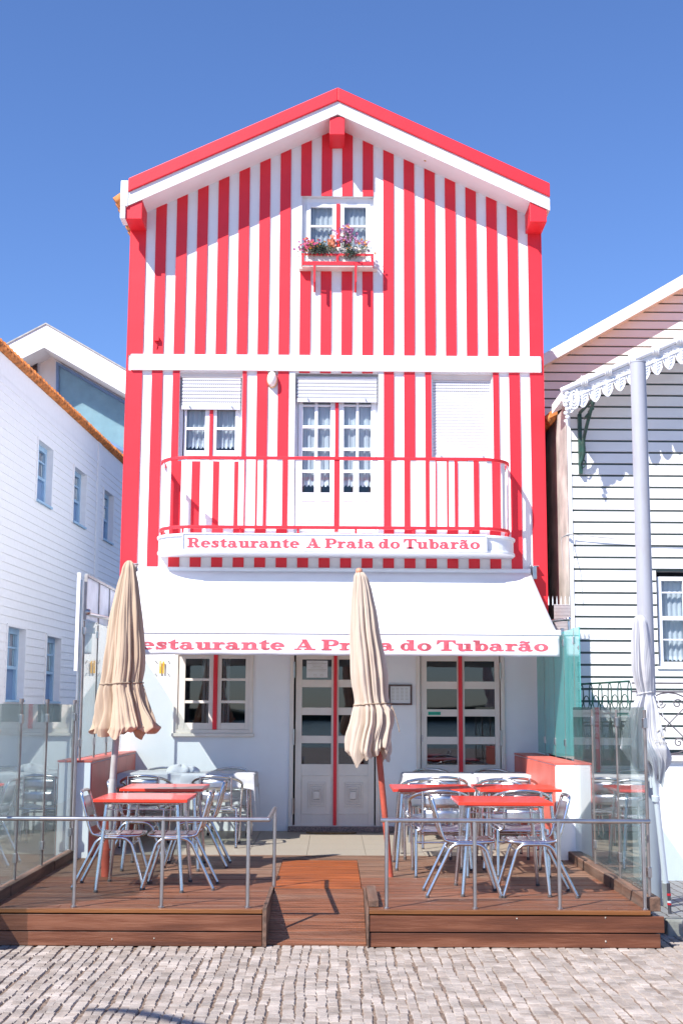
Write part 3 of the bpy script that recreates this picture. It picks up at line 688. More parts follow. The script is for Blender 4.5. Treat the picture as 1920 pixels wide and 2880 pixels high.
# entrance double door and the right-hand glazed door
def gdoor(h, name, label, xsL, xsR, mull, rows, panel=None, hinge=None):
    d = opening(name, h, .12, "cream_paint", label=label); yb = YF+.01
    mb = MB(); frame(mb, h[0]-.05, h[1]+.05, h[2]-.04, h[3]+.02, .05, YF-.03, YF+.02); mb.build("frame", "cream_paint", d, bevel=.005)
    mb = MB(); mb.box(FX(mull[0], 2050), FX(mull[1], 2050), yb-.03, yb+.03, h[2], h[3]); mb.build("mullion", "red_paint", d, bevel=.003)
    for xl, pp in ((xsL[0], xsL[1]), (xsR[0], xsR[1])):
        lf, X0, X1 = leaf(d, "door_leaf", xl, [pp], rows, yb, "window_dark", "cream_paint", h[3]-.002, h[2]+.006)
        xa, xb = FX(pp[0]-2, 2230), FX(pp[1]+1, 2230); z0, z1 = FZ(2291), FZ(2181)
        mb = MB(); frame(mb, xa, xb, z0, z1, .008, yb-.006, yb+.004)
        cx, cz_ = (xa+xb)/2, (z0+z1)/2; hw, hh = (xb-xa)*.31, (z1-z0)*.33
        for k in range(4):
            q = k*.022; frame(mb, cx-hw+q, cx+hw-q, cz_-hh+q*1.3, cz_+hh-q*1.3, .012, yb-.006-.004*k, yb+.004)
        mb.box(cx-hw+.08, cx+hw-.08, yb-.022, yb+.004, cz_-hh+.11, cz_+hh-.11)
        mb.build("panel", "cream_paint", lf, bevel=.002)
    hx = h[0]+.004 if hinge == 'l' else h[1]-.004
    for ya, yb2 in ((1907, 1862), (2096, 2051), (2289, 2245)): MB().tube([(hx, YF-.035, FZ(ya)), (hx, YF-.035, FZ(yb2))], .011, 8).build("hinge", "steel", d)
    mb = MB(); kx = FX(1187, 2075) if hinge == 'r' else FX(1046, 2200)
    mb.box(kx-.006, kx+.006, yb-.01, yb, FZ(2085), FZ(2066)); mb.sphere((kx, yb-.014, FZ(2076)), .008); mb.build("lock", "steel", d)
    mb = MB(); mb.box(h[0], h[1], YF-.02, YF+.09, h[2]-.05, h[2]+.004); mb.build("threshold", "black", d)
    return d
ed = gdoor(gd, "entrance_door", "cream double entrance door with red centre post above the granite step", ((831, 938), (849, 931.5)), ((947, 1052), (952, 1035)), (937.5, 947), [(1855, 1912), (1933, 1990), (2011, 2069), (2090, 2149)], hinge='l')
rd = gdoor(g3, "glazed_door", "cream double glazed door behind the right hand tables", ((1183, 1289), (1199, 1284)), ((1300, 1405), (1305, 1390)), (1289.5, 1300), [(1860, 1917), (1938, 1995), (2015, 2072), (2093, 2151)], hinge='r')
# notice paper behind the door glass, green sticker
mb = MB(); a, b, c, d_ = FX(862, 1880), FX(921, 1880), FZ(1906), FZ(1858); yn = YF+.028
mb.box(a, b, yn, yn+.003, c, d_); mb.cur = 1
for i, (l0, l1) in enumerate(((.2, .8), (.05, .95), (.25, .75), (.3, .7), (.2, .8), (.05, .95), (.05, .9))):
    zz = d_-.02-i*.018; mb.box(a+(b-a)*l0, a+(b-a)*l1, yn-.001, yn, zz, zz+.004)
for xx in (.4, .72): mb.tube([(a+(b-a)*xx+.018*math.cos(t), yn-.001, c+.03+.011*math.sin(t)) for t in [k*.5236 for k in range(12)]], .0015, 4, closed=True)
mb.build("notice", ["paper", "print_grey"], ed)
mb = MB(); a, b, c, d_ = FX(1203.5, 2004), FX(1238.5, 2004), FZ(2009.5), FZ(2000.5); mb.box(a, b, YF+.006, YF+.012, c, d_); mb.cur = 1; mb.box(a+.01, b-.01, YF+.005, YF+.006, c+.012, d_-.012)
mb.build("sticker", ["sticker_green", "sticker_dark"], rd)
# granite step
mb = MB(); mb.box(FX(809, 2330, 15.98), FX(1108, 2330, 15.98), YF-.115, YF+.02, DK+.001, DK+.062); mb.build("doorstep", "granite", house, bevel=.006)
mb = MB(); mb.box(1.0, HX1, YF-.02, YF+.01, DK, DK+.06); mb.build("skirting", "granite", house)
# balcony ---------------------------------------------------------
YB = YF-.64
bx0, bx1 = FX(441, 1525, YB+.2), FX(1449, 1525, YB+.2)
bal = MB()
def outline(x0, x1, y0, y1, r, n=10):
    p = [(x0, y1)]
    for i in range(n+1):
        a = math.pi+math.pi/2*i/n; p.append((x0+r+r*math.cos(a), y0+r+r*math.sin(a)))
    for i in range(n+1):
        a = 1.5*math.pi+math.pi/2*i/n; p.append((x1-r+r*math.cos(a), y0+r+r*math.sin(a)))
    return p+[(x1, y1)]
BZb, BZt = FZ(1553, 940, YB), FZ(1503, 940, YB)
bal.prism_z(outline(bx0, bx1, YB, YF-.002, .42), BZb+.03, BZt-.03)
bal.prism_z(outline(bx0-.02, bx1+.02, YB-.02, YF-.002, .43), BZt-.03, BZt); bal.prism_z(outline(bx0-.015, bx1+.015, YB-.015, YF-.002, .43), BZb, BZb+.03)
balc = bal.build("balcony", "white_render", house, bevel=.004)
rx0, rx1 = FX(452, 1290, YB+.2), FX(1433, 1290, YB+.2)
ol = outline(rx0, rx1, YB+.03, YF-.01, .42, 12)
for nm, zc in (("top_rail", FZ(1288, 940, YB)), ("bottom_rail", FZ(1483, 940, YB))):
    mb = MB(); n = len(ol); vs = []
    wv, hv = .02, .018
    for i, (xx, yy) in enumerate(ol):
        a = ol[max(0, i-1)]; b = ol[min(n-1, i+1)]; dx, dy = b[0]-a[0], b[1]-a[1]; L = math.hypot(dx, dy); nx, ny = dy/L*wv, -dx/L*wv
        vs += [(xx+nx, yy+ny, zc-hv), (xx-nx, yy-ny, zc-hv), (xx-nx, yy-ny, zc+hv), (xx+nx, yy+ny, zc+hv)]
    mb.add(vs, [(4*i+k, 4*i+(k+1) % 4, 4*i+4+(k+1) % 4, 4*i+4+k) for i in range(n-1) for k in range(4)], False)
    mb.build(nm, "red_paint", balc, bevel=.003)
zb0, zb1 = FZ(1479, 940, YB), FZ(1291, 940, YB)
# flat balusters along the curved rail
pts = [Vector((a, b, 0)) for a, b in ol]; seg = [0]
for i in range(1, len(pts)): seg.append(seg[-1]+(pts[i]-pts[i-1]).length)
def at_len(s_):
    for i in range(1, len(seg)):
        if seg[i] >= s_: t = (s_-seg[i-1])/(seg[i]-seg[i-1]); return pts[i-1].lerp(pts[i], t), (pts[i]-pts[i-1]).normalized()
    return pts[-1], (pts[-1]-pts[-2]).normalized()
front0 = seg[12+1]; 
slats = []
xfirst = FX(515, 1400, YB); step = (FX(1378, 1400, YB)-xfirst)/16
cc = rx0+.42
for i in range(17): slats.append(front0+(xfirst+i*step-cc))
s_ = slats[0]-step*1.0
while s_ > .08: slats.insert(0, s_); s_ -= step*.72
s_ = slats[-1]+step*1.0
while s_ < seg[-1]-.05: slats.append(s_); s_ += step*.72
for s_ in slats:
    p, t = at_len(s_); nrm = Vector((t.y, -t.x, 0)); hw = .034; mb = MB()
    c = [p+t*hw+nrm*.006, p-t*hw+nrm*.006, p-t*hw-nrm*.006, p+t*hw-nrm*.006]
    mb.prism_z([(q.x, q.y) for q in c], zb0, zb1); red_ = abs(p.x-FX(946, 1400, YB)) < step*.4; mb.build("baluster", "red_paint" if red_ else "white_paint", balc, label="single red baluster in the middle of the white ones" if red_ else None)
mb = MB()
for s_ in slats[::3]:
    p, t = at_len(s_); mb.tube([(p.x, p.y, BZt-.01), (p.x, p.y, zb0-.02)], .012, 6)
mb.build("rail_foot", "red_paint", balc)

# restaurant sign on the balcony ------------------------------------
sx0, sx1 = FX(515, 1530, YB-.05), FX(1366, 1530, YB-.05); sz0, sz1 = FZ(1550, 940, YB-.05), FZ(1501, 940, YB-.05)
sg = thing("restaurant_sign", "long white sign board with red slab serif lettering fixed to the balcony edge", "sign", ((sx0+sx1)/2, YB, sz0))
mb = MB(); mb.box(sx0, sx1, YB-.045, YB-.021, sz0+.012, sz1-.012); mb.build("board", "sign_face", sg)
mb = MB(); frame(mb, sx0-.01, sx1+.01, sz0, sz1, .012, YB-.06, YB-.02); mb.build("frame", "white_paint", sg, bevel=.002)
tw = text_width(TXT); tx0, tx1 = FX(528, 1530, YB-.05), FX(1349, 1530, YB-.05); tzb, tzc = FZ(1541, 940, YB-.05), FZ(1515, 940, YB-.05)
words_build(lambda u, v, k: (tx0+(tx1-tx0)*u/tw, YB-.047-.0006*k, tzb+(tzc-tzb)*v), "letter_red", sg)
# wall lamp
p = P(765, 1066, YF-.05)
lamp = thing("wall_lamp", "oval glass bulkhead lamp on the striped wall above the balcony", "lamp", (p.x, YF, p.z))
mb = MB(); mb.sphere((p.x, YF-.02, p.z), 1, 20, 12, (.072, .03, .112)); mb.build("base", "brass", lamp)
mb = MB(); mb.sphere((p.x, YF-.05, p.z), 1, 20, 12, (.062, .075, .10)); mb.build("globe", "lamp_glass", lamp)

# flower rack under the attic window ----------------------------------
YR = YF-.21
fx0, fx1 = FX(848, 740, YR), FX(1050, 740, YR); fz0, fz1 = FZ(745, 940, YR), FZ(713, 940, YR)
rack = thing("flower_rack", "red painted metal window box rack on brackets below the attic window", "rack", ((fx0+fx1)/2, YF, fz0))
mb = MB(); t = .012
frame(mb, fx0, fx1, fz0, fz1, .03, YR, YR+t, .025, .045); xm = (fx0+fx1)/2; mb.box(xm-.016, xm+.016, YR-.001, YR+t, fz0+.045, fz1-.025)
for xx in (fx0, fx1-t): mb.box(xx, xx+t, YR+t, YF-.017, fz1-.025, fz1); mb.box(xx, xx+t, YR+t, YF-.017, fz0, fz0+.045)
mb.build("frame", "red_paint", rack)
mb = MB(); mb.box(fx0+.01, fx1-.01, YR+.01, YF-.06, fz0-.02, fz0+.005); mb.build("shelf", "cream_paint", rack)
for xx in (FX(884, 760, YR), FX(1000, 760, YR)):
    mb = MB(); mb.box(xx-.012, xx+.012, YR-.004, YR+.02, fz0-.22, fz0+.0); mb.box(xx-.012, xx+.012, YR+.02, YF-.02, fz0-.05, fz0-.022)
    mb.tube([(xx, YF-.03, fz0-.29), (xx, YF-.05, fz0-.24), (xx, YR+.06, fz0-.12), (xx, YR+.01, fz0-.05)], .011, 8, smoothpath=2)
    mb.box(xx-.012, xx+.012, YF-.03, YF-.017, fz0-.30, fz0-.05); mb.build("bracket", "red_paint", rack)
mb = MB(); mb.box(fx0+.08, fx1-.10, YR+.03, YR+.155, fz0+.006, fz1+.10); mb.build("planter_trough", "cream_paint", label="cream plastic planter trough standing in the red window rack", cat="planter", bevel=.01)
def plant(name, label, cx, cz, wx, hz, nleaf, leafm, blooms, seed, cat="plant", lsize=.018, trail=False):
    r = random.Random(seed); base = (cx, YR+.12, fz1+.09)
    o = thing(name, label, cat, base, "plants growing in the attic window box")
    st_ = MB(); lf = MB()
    for k in range(max(6, nleaf//14)):
        a = r.uniform(-1, 1); tip = (cx+a*wx, YR+.12+r.uniform(-.12, .1), cz+hz*r.uniform(.1, 1)*(1-.4*abs(a)))
        bx = cx+a*wx*.3; st_.tube([(bx, YR+.12, fz1+.07), ((bx+tip[0])/2+r.uniform(-.02, .02), (YR+.12+tip[1])/2, (fz1+.07+tip[2])/2+.02), tip], .0025, 4, smoothpath=1)
    st_.build("stems", "leaf_green", o)
    def blob(m_, p_, s_, n_=1):
        for _ in range(n_):
            d1 = Vector((r.uniform(-1, 1), r.uniform(-1, .2), r.uniform(-1, 1))).normalized(); d2 = d1.orthogonal().normalized(); d2 = (d2+Vector((r.uniform(-.5, .5),)*3)).normalized()
            q = Vector(p_)+Vector((r.uniform(-1, 1), r.uniform(-1, 1), r.uniform(-1, 1)))*s_*.5
            m_.add([q, q+d1*s_*.5+d2*s_*.3, q+d1*s_, q+d1*s_*.5-d2*s_*.3], [(0, 1, 2, 3)], False)
    for _ in range(nleaf):
        a = r.gauss(0, .45); rr_ = r.random()**.6
        blob(lf, (cx+a*wx, YR+.06+r.uniform(-.11, .09), cz+hz*.75*rr_*(1-.3*min(1, abs(a)))-r.random()*.06), lsize*r.uniform(1.0, 2.1))
    lf.build("leaves", leafm, o)
    for nm, ms, cnt, sz, spread in blooms:
        fb = MB()
        for _ in range(cnt):
            a = r.gauss(0, .5); c_ = Vector((cx+a*wx*spread, YR+r.uniform(-.08, .12), cz+hz*r.uniform(.25, 1.0)*(1-.25*min(1.2, abs(a)))))
            nrm = Vector((r.uniform(-.5, .5), -1, r.uniform(-.3, .7))).normalized(); u = nrm.orthogonal().normalized(); v = nrm.cross(u)
            for q in range(5):
                t0 = q*1.2566; e = u*math.cos(t0)+v*math.sin(t0); f_ = u*math.cos(t0+.55)+v*math.sin(t0+.55); g_ = u*math.cos(t0-.55)+v*math.sin(t0-.55)
                fb.cur = 0; fb.add([c_, c_+f_*sz*.8+nrm*sz*.15, c_+e*sz*1.05+nrm*sz*.25, c_+g_*sz*.8+nrm*sz*.15], [(0, 1, 2, 3)], False)
                if len(ms) > 1: fb.cur = 1; fb.add([c_+nrm*.002, c_+f_*sz*.2+nrm*.003, c_+e*sz*.95+nrm*(sz*.25+.003), c_+g_*sz*.2+nrm*.003], [(0, 1, 2, 3)], False)
        fb.build(nm, ms, o)
    return o
pz = FZ(712, 940, YR)
plant("geranium", "pink and purple flowers spilling over the left end of the window box", FX(868, 700, YR), pz, .11, .20, 260, "leaf_green", [("pink_blossoms", ["petal_pink"], 26, .022, 1), ("purple_blossoms", ["petal_purple"], 16, .02, 1.4), ("orange_blossoms", ["petal_orange"], 12, .02, 1)], 21)
plant("silver_foliage_plant", "grey green bushy foliage between the pink flowers and the peach bloom", FX(902, 700, YR), pz, .14, .19, 1100, "leaf_grey", [("orange_blossoms", ["petal_orange"], 8, .012, 1)], 22)
plant("dahlia", "large peach pink round bloom in the middle of the window box", FX(932, 690, YR), pz+.02, .055, .20, 200, "leaf_green", [("peach_blossoms", ["petal_peach"], 44, .024, .8)], 23)
plant("petunia", "tall magenta and white striped star flowers right of the peach bloom", FX(972, 675, YR), pz+.05, .13, .35, 300, "leaf_green", [("magenta_blossoms", ["petal_purple", "petal_white"], 60, .022, 1), ("orange_blossoms", ["petal_orange"], 12, .016, .9)], 24)
plant("silver_foliage_plant", "grey green foliage under the magenta flowers right of centre", FX(985, 712, YR), pz-.03, .11, .13, 700, "leaf_grey", [("orange_blossoms", ["petal_orange"], 5, .012, 1)], 25)
plant("daisy_plant", "sparse yellow and orange flowers at the right end of the window box", FX(1022, 705, YR), pz-.01, .11, .21, 110, "leaf_green", [("yellow_blossoms", ["petal_orange"], 9, .018, 1), ("magenta_blossoms", ["petal_purple", "petal_white"], 12, .02, 1)], 26)

# ================================================================ AWNING
AX = 2.43; AY1, AZ1 = YF-.07, 3.43; AY0, AZ0 = 14.24, 2.60
awn = thing("awning", "wide white fabric awning with red lettering on its valance above the ground floor", "awning", (0, YF, AZ1))
mb = MB()
def af(u, v):
    x_ = -AX+2*AX*u; sg_ = math.sin(math.pi*v)*(-.012)+.004*math.sin(u*40)*v*0
    return (x_, AY1+(AY0-AY1)*v, AZ1+(AZ0-AZ1)*v+sg_*(1+.3*math.sin(u*9))+.006*math.sin(u*31+1)*math.sin(math.pi*v)**2*v+.004*math.sin(u*67)*max(0, v-.6))
mb.grid(af, 40, 12); mb.build("fabric", "awning_fabric", awn, solid=.002)
mb = MB(); mb.box(-AX-.02, AX+.05, AY0-.035, AY0+.03, 2.535, 2.60); mb.box(-AX-.02, AX+.05, AY0-.042, AY0-.036, 2.545, 2.585); mb.build("front_bar", "white_paint", awn, bevel=.006)
mb = MB(); mb.box(AX+.052, AX+.085, AY0-.03, AY0+.02, 2.53, 2.62); mb.box(AX+.086, AX+.12, AY0-.015, AY0+.0, 2.555, 2.575); mb.build("bar_end", "steel", awn)
mb = MB(); mb.tube([(-AX, AY1+.0, AZ1-.01), (AX, AY1, AZ1-.01)], .045, 12); mb.build("roller", "white_paint", awn)
for xx in (-AX-.07, AX+.02):
    mb = MB(); mb.box(xx, xx+.05, AY1-.09, YF, AZ1-.10, AZ1+.06); mb.box(xx-.02, xx+.09, YF-.1, YF-.02, AZ1+.062, AZ1+.075); mb.build("wall_bracket", "steel", awn, bevel=.004)
for sx in (-1, 1):
    mb = MB(); mb.tube([(sx*1.9, AY1, AZ1-.14), (sx*1.2, 15.2, 3.0)], .02, 8); mb.tube([(sx*1.2, 15.2, 3.0), (sx*1.95, AY0+.03, 2.56)], .018, 8); mb.build("folding_arm", "white_paint", awn)
def vf(u, v): return (-AX+(2*AX+.03)*u, AY0-.03-.012*v+.004*math.sin(u*55)*v+.003*math.sin(u*23+1)*v, 2.535-.225*v+.002*math.sin(u*60)*v)
mb = MB(); mb.grid(vf, 120, 6); val = mb.build("valance", "awning_fabric", awn, solid=.0015)
vx0, vx1 = FX(341, 1815, AY0-.04), FX(1541, 1815, AY0-.04); vzb, vzc = FZ(1828, 940, AY0-.04), FZ(1799.5, 940, AY0-.04)
def vp(u, v, k):
    x_ = vx0+(vx1-vx0)*u/tw; z_ = vzb+(vzc-vzb)*v; vv = (2.535-z_)/.225; uu = (x_+AX)/(2*AX+.03); return (x_, vf(uu, vv)[1]-.0035-.0006*k, z_)
words_build(vp, "letter_pink", val)
# ================================================================ small things on the ground-floor wall
a, b, c, d_ = FX(1092, 1953), FX(1158, 1953), FZ(1982), FZ(1924)
mf = thing("menu_frame", "framed menu in dark wood hanging between the two doors", "menu frame", ((a+b)/2, YF, c))
mb = MB(); frame(mb, a, b, c, d_, .022, YF-.03, YF-.002); mb.build("frame", "dark_wood", mf, bevel=.003)
mb = MB(); mb.box(a+.022, b-.022, YF-.015, YF-.003, c+.022, d_-.022); mb.cur = 1
for col in range(4):
    for i in range(9): x0 = a+.035+col*.056; mb.box(x0, x0+.038, YF-.0165, YF-.0155, d_-.05-i*.017, d_-.046-i*.017)
mb.build("menu_sheet", ["paper", "print_grey"], mf)
a, b, c, d_ = FX(435, 1880), FX(476, 1880), FZ(1900), FZ(1859)
pl = thing("fork_and_knife_plaque", "clear plaque with yellow fork and knife on the wall beside the window", "plaque", ((a+b)/2, YF, c))
mb = MB(); mb.box(a, b, YF-.02, YF-.014, c, d_); mb.build("plate", "plaque_clear", pl)
mb = MB()
for xx in (a+.012, b-.012):
    for zz in (c+.012, d_-.012): mb.tube([(xx, YF-.026, zz), (xx, YF-.001, zz)], .006, 8)
mb.build("screws", "steel", pl)
mb = MB(); fx = a+.075; zc0 = c+.012
mb.box(fx-.012, fx+.012, YF-.024, YF-.0205, zc0, zc0+.085)
for k in (-1, 0, 1): mb.box(fx+k*.009-.003, fx+k*.009+.003, YF-.024, YF-.0205, zc0+.085, d_-.012)
mb.prism_y([(fx+.028, zc0), (fx+.045, zc0), (fx+.045, zc0+.07), (fx+.05, zc0+.13), (fx+.038, d_-.012), (fx+.026, d_-.02), (fx+.028, zc0+.07)], YF-.024, YF-.0205)
mb.build("emblem", "yellow", pl)
mb = MB(); n = 24; cx_, cy_ = FX(931, 2346, 15.85), 15.83
mb.prism_z([(cx_+.30*math.cos(i*6.283/n), cy_+.14*math.sin(i*6.283/n)) for i in range(n) if math.sin(i*6.283/n) < .45], DK+.002, DK+.016)
mb.build("door_mat", "door_mat", label="half oval brown mat at the foot of the entrance door", cat="door mat")

# ================================================================ LOW WALLS AND GLASS SCREENS
def low_wall(label, xi, xo, s):
    o = thing("low_wall", label, "low wall", ((xi+xo)/2, 13.2, 0), "low walls closing the sides of the patio")
    h = DK+.945; x0, x1 = min(xi, xo), max(xi, xo)
    mb = MB(); mb.box(x0, x1, 13.2, YF-.003, 0, h-.02); mb.build("core", "white_render", o)
    mb = MB()
    xa = xi-s*.012
    for k in range(4): # inner tiles
        y0 = 13.205+k*.72; mb.box(min(xi, xa), max(xi, xa), y0, min(y0+.717, YF-.004), DK+.36, h-.03); mb.box(min(xi, xa), max(xi, xa), y0, min(y0+.717, YF-.004), DK+.002, DK+.357)
    mb.box(x0-.012, x1+.012, 13.185, YF-.004, h-.02, h); mb.build("tiled_face", "terracotta_wall", o, bevel=.002)
    mb = MB(); mb.box(x0+.004, x1-.004, 13.188, 13.2, .1, h-.022); mb.build("end_face", "white_paint", o)
low_wall("low terracotta tiled wall with white end beside the left tables", -2.41, -2.64, -1)
low_wall("low terracotta tiled wall with white end beside the right tables", 2.22, 2.47, 1)
def screen(name, label, x, posts, zt_, zb_, y0, y1, gm, cap=False, pr=.013, pm="bronze_post", group="glass wind screens around the terrace"):
    o = thing(name, label, "glass screen", (x, (y0+y1)/2, zb_), group)
    ys = sorted(set([y0]+[p for p in posts]+[y1]))
    for i in range(len(ys)-1):
        if ys[i+1]-ys[i] < .05: continue
        mb = MB(); mb.box(x-.005, x+.005, ys[i]+.012, ys[i+1]-.012, zb_, zt_); mb.build("pane", gm, o)
    for p_ in posts:
        mb = MB(); mb.tube([(x, p_, zb_-.03), (x, p_, zt_+(.03 if cap else -.02))], pr, 10)
        if cap: mb.tube([(x, p_, zt_+.012), (x, p_, zt_+.045)], pr*1.5, 12)
        po = mb.build("post", pm, o)
        for zz in (zb_+.12, zt_-.16): MB().box(x-.016, x+.016, p_-.032, p_+.032, zz, zz+.075).build("clamp", "steel", po, bevel=.003)
    return o
screen("glass_screen", "low clear glass screen on the left deck kerb", -2.575, [9.85, 10.87, 11.85, 13.1], 1.765, DK+.10, 9.6, 13.14, "clear_glass", True)
screen("glass_screen", "low clear glass screen on the right deck kerb beside the round post", 2.40, [10.13, 11.13, 12.17], 1.765, DK+.10, 10.13, 13.14, "clear_glass", False)
screen("glass_screen", "tall clear glass screen standing on the left low wall", -2.535, [13.24, 14.0, 14.75, 15.45], 2.63, DK+.96, 13.24, YF-.05, "clear_glass", False)
screen("glass_screen", "tall teal glass screen standing on the right low wall", 2.50, [13.55, 14.15, 14.8, 15.5], 2.58, DK+.96, 13.24, YF-.05, "teal_glass", False, pr=.008)
# tall round-section post at the front of the left glass
mb = MB(); mb.tube([(-2.56, 13.16, DK), (-2.56, 13.16, 3.02)], .018, 10); 
mb.build("steel_post", "steel", label="tall thin steel post at the corner of the left glass screens", cat="post")
# frosted panel with frame, upper left
fp = thing("frosted_panel", "frosted white panel in a grey frame above the left glass screen", "panel", (-2.53, 14, 2.62))
mb = MB(); mb.box(-2.532, -2.528, 13.24, 15.2, 2.64, 3.06); mb.build("sheet", "frosted", fp)
mb = MB()
for yy in (13.22, 13.95, 14.6, 15.2): mb.box(-2.545, -2.515, yy, yy+.03, 2.62, 3.08)
mb.box(-2.546, -2.514, 13.25, 15.2, 3.062, 3.09); mb.build("frame", "grey_pole", fp)
mb = MB(); mb.tube([(-2.5, 13.24, 2.68), (-2.5, 14.6, 2.72)], .02, 10); mb.sphere((-2.5, 13.24, 2.70), .032); mb.sphere((-2.5, 14.6, 2.74), .032); mb.build("clamp_rod", "steel", fp)
mb = MB(); mb.box(-2.60, -2.565, 13.12, 13.16, 1.3+.8, 3.09); mb.build("side_rail", "white_paint", fp)
# right: side gate with ribbed sheet and spikes, awning strut
gt = thing("ribbed_gate", "ribbed translucent side gate topped with metal spikes in the gap between the houses", "gate", (2.72, 15.3, 0))
mb = MB(); z = 1.2
xg0, xg1 = 2.58, FX(1603, 1740, 15.2)
while z < FZ(1702, 1580, 15.2): mb.box(xg0, xg1, 15.2+(.004 if int(z*60) % 2 else 0), 15.225, z, z+.011); z += .0165
mb.box(xg0, xg1, 15.212, 15.23, 1.2, FZ(1701, 1580, 15.2)); mb.build("sheet", "ribbed", gt)
mb = MB()
for k in range(6): xx = FX(1542+k*11.7, 1690, 15.2); mb.tube([(xx, 15.21, FZ(1702, 1580, 15.2)), (xx, 15.21, FZ(1688, 1580, 15.2)), (xx, 15.21, FZ(1676, 1580, 15.2))], [.006, .006, .001], 6)
mb.build("spikes", "white_paint", gt)
mb = MB(); p0, p1 = P(1598, 1741, 14.6), P(1602, 1988, 14.6)
mb.tube([(p0.x, 14.6, p0.z), (p0.x+.01, 14.6, 1.0)], .014, 8); mb.tube([tuple(P(1540, 1748, 14.9)), (p0.x, 14.6, p0.z)], .017, 8); mb.sphere(tuple(p0), .03)
for k in range(36): mb.tube([(p0.x+.045+.012*math.cos(t), 14.6+.012*math.sin(t), p0.z-.1-k*.012) for t in [q*1.047 for q in range(6)]], .0025, 4, closed=True)
mb.build("crank_rod", "aluminium", label="aluminium strut rod with coiled spring beside the teal glass", cat="rod")

# ================================================================ STAINLESS RAILINGS
def railing(label, x0, x1, posts, y, ret=None, over=0):
    o = thing("steel_railing", label, "railing", ((x0+x1)/2, y, DK), "stainless steel railings along the deck front")
    zt_ = .912
    mb = MB(); pts_ = [(x0, y, zt_), (x1, y, zt_)]
    mb.tube(pts_, .0165, 12)
    if ret: mb.tube([(x1, y+.0, zt_+.0), (x1, ret+.01, zt_)], .016, 12); mb.sphere((x1, y, zt_), .0168)
    mb.build("handrail", "steel", o)
    for px_ in posts:
        mb = MB(); mb.tube([(px_, y, DK), (px_, y, zt_-.005)], .0145, 12); po = mb.build("post", "steel", o)
        mb = MB(); mb.tube([(px_, y, DK-.001), (px_, y, DK+.008)], .024, 12); mb.build("foot_ring", "steel", po)
    if ret: mb = MB(); mb.tube([(x1, ret, DK), (x1, ret, zt_-.005)], .0145, 12); mb.tube([(x1, ret, DK), (x1, ret, DK+.12)], .018, 12); mb.build("post", "steel", o)
ry = 10.02
railing("stainless steel railing along the front of the left half of the deck", -3.3, FX(755, 2303, ry), [FX(x_, 2540, ry) for x_ in (208, 454, 696)]+[-2.95], ry, ret=11.12)
railing("stainless steel railing along the front of the right half of the deck", FX(1070, 2303, ry), FX(1826, 2303, ry), [FX(x_, 2540, ry) for x_ in (1086.5, 1335, 1573, 1812)], ry)

# ================================================================ TABLES AND CHAIRS
def make_table(loc, label):
    t = thing("red_table", label, "table", (0, 0, 0), "small square tables with red tops")
    mb = MB(); mb.box(-.38, .38, -.385, .385, .712, .738); mb.build("tabletop", "table_red", t, bevel=.004)
    mb = MB(); frame_pts = [(-.30, -.30, .70), (.30, -.30, .70), (.30, .30, .70), (-.30, .30, .70)]; mb.tube(frame_pts, .010, 8, closed=True)
    mb.tube([(-.27, -.3, .65), (.27, -.3, .65)], .004, 6); mb.tube([(-.27, .3, .65), (.27, .3, .65)], .004, 6)
    for sx in (-1, 1):
        for sy in (-1, 1): mb.tube([(sx*.28, sy*.3, .65), (sx*.18, sy*.3, .70)], .004, 6)
    mb.build("under_frame", "aluminium", t)
    for sx in (-1, 1):
        for sy in (-1, 1):
            mb = MB(); mb.tube([(sx*.285, sy*.27, .705), (sx*.345, sy*.33, .012)], .016, 10); lg = mb.build("leg", "aluminium", t)
            mb = MB(); mb.tube([(sx*.3440, sy*.329, .018), (sx*.3455, sy*.3305, 0)], .0178, 10); mb.build("foot_cap", "rubber", lg)
    t.location = loc; return t
def make_side_chair(loc, rz, label):
    c = thing("bistro_chair", label, "chair", (0, 0, 0), "armless aluminium bistro chairs at the red tables")
    mb = MB()
    pts = []
    for s in (-1, 1):
        side = [(-.245, s*.185, .765), (-.165, s*.185, .46), (-.12, s*.185, .425), (.16, s*.185, .425), (.24, s*.17, .43), (.26, s*.10, .432)]
        pts.append(side)
    loop = [(-.256, -.12, .785)]+pts[0]+pts[1][::-1]+[(-.256, .12, .785)]
    mb.tube(loop, .0135, 10, closed=True, smoothpath=2); mb.build("tube_frame", "aluminium", c)
    mb = MB()
    def plate(fr, to, w_=.17):
        (x0, z0), (x1, z1) = fr, to; n = 8
        def fn(u, v): return (x0+(x1-x0)*v-.012*math.cos((u-.5)*math.pi)*1.0, -w_+2*w_*u, z0+(z1-z0)*v)
        mb.grid(fn, 10, 2)
    plate((-.190, .575), (-.236, .735)); plate((-.168, .485), (-.182, .545)); mb.build("backrest", "brushed_plate", c, solid=.004)
    mb = MB()
    for k in range(4):
        x0 = -.13+k*.092
        def fn(u, v, x0=x0): return (x0+.082*v, -.175+.35*u, .437-.012*math.sin(u*math.pi)+.0025*math.cos(v*25))
        mb.grid(fn, 8, 8)
    mb.build("seat", "brushed_plate", c, solid=.004)
    for sx, xk in ((-1, -.06), (1, .125)):
        for s in (-1, 1):
            mb = MB(); xt = (.03, s*.2, .412)
            mb.tube([xt, (xk, s*.2, .412), (xk+sx*.05, s*.2, .375), (xk+sx*.065, s*.2, .34), (sx*.29, s*.205, .012)], .0145, 10, smoothpath=1); lg = mb.build("leg", "aluminium", c)
            mb = MB(); mb.tube([(sx*.2885, s*.205, .018), (sx*.291, s*.205, 0)], .016, 8); mb.build("foot_cap", "rubber", lg)
    for sx, xk in ((-1, -.115), (1, .18)): MB().tube([(xk, -.2, .355), (xk, .2, .355)], .008, 8).build("cross_bar", "aluminium", c)
    c.location = loc; c.rotation_euler = (0, 0, rz); return c
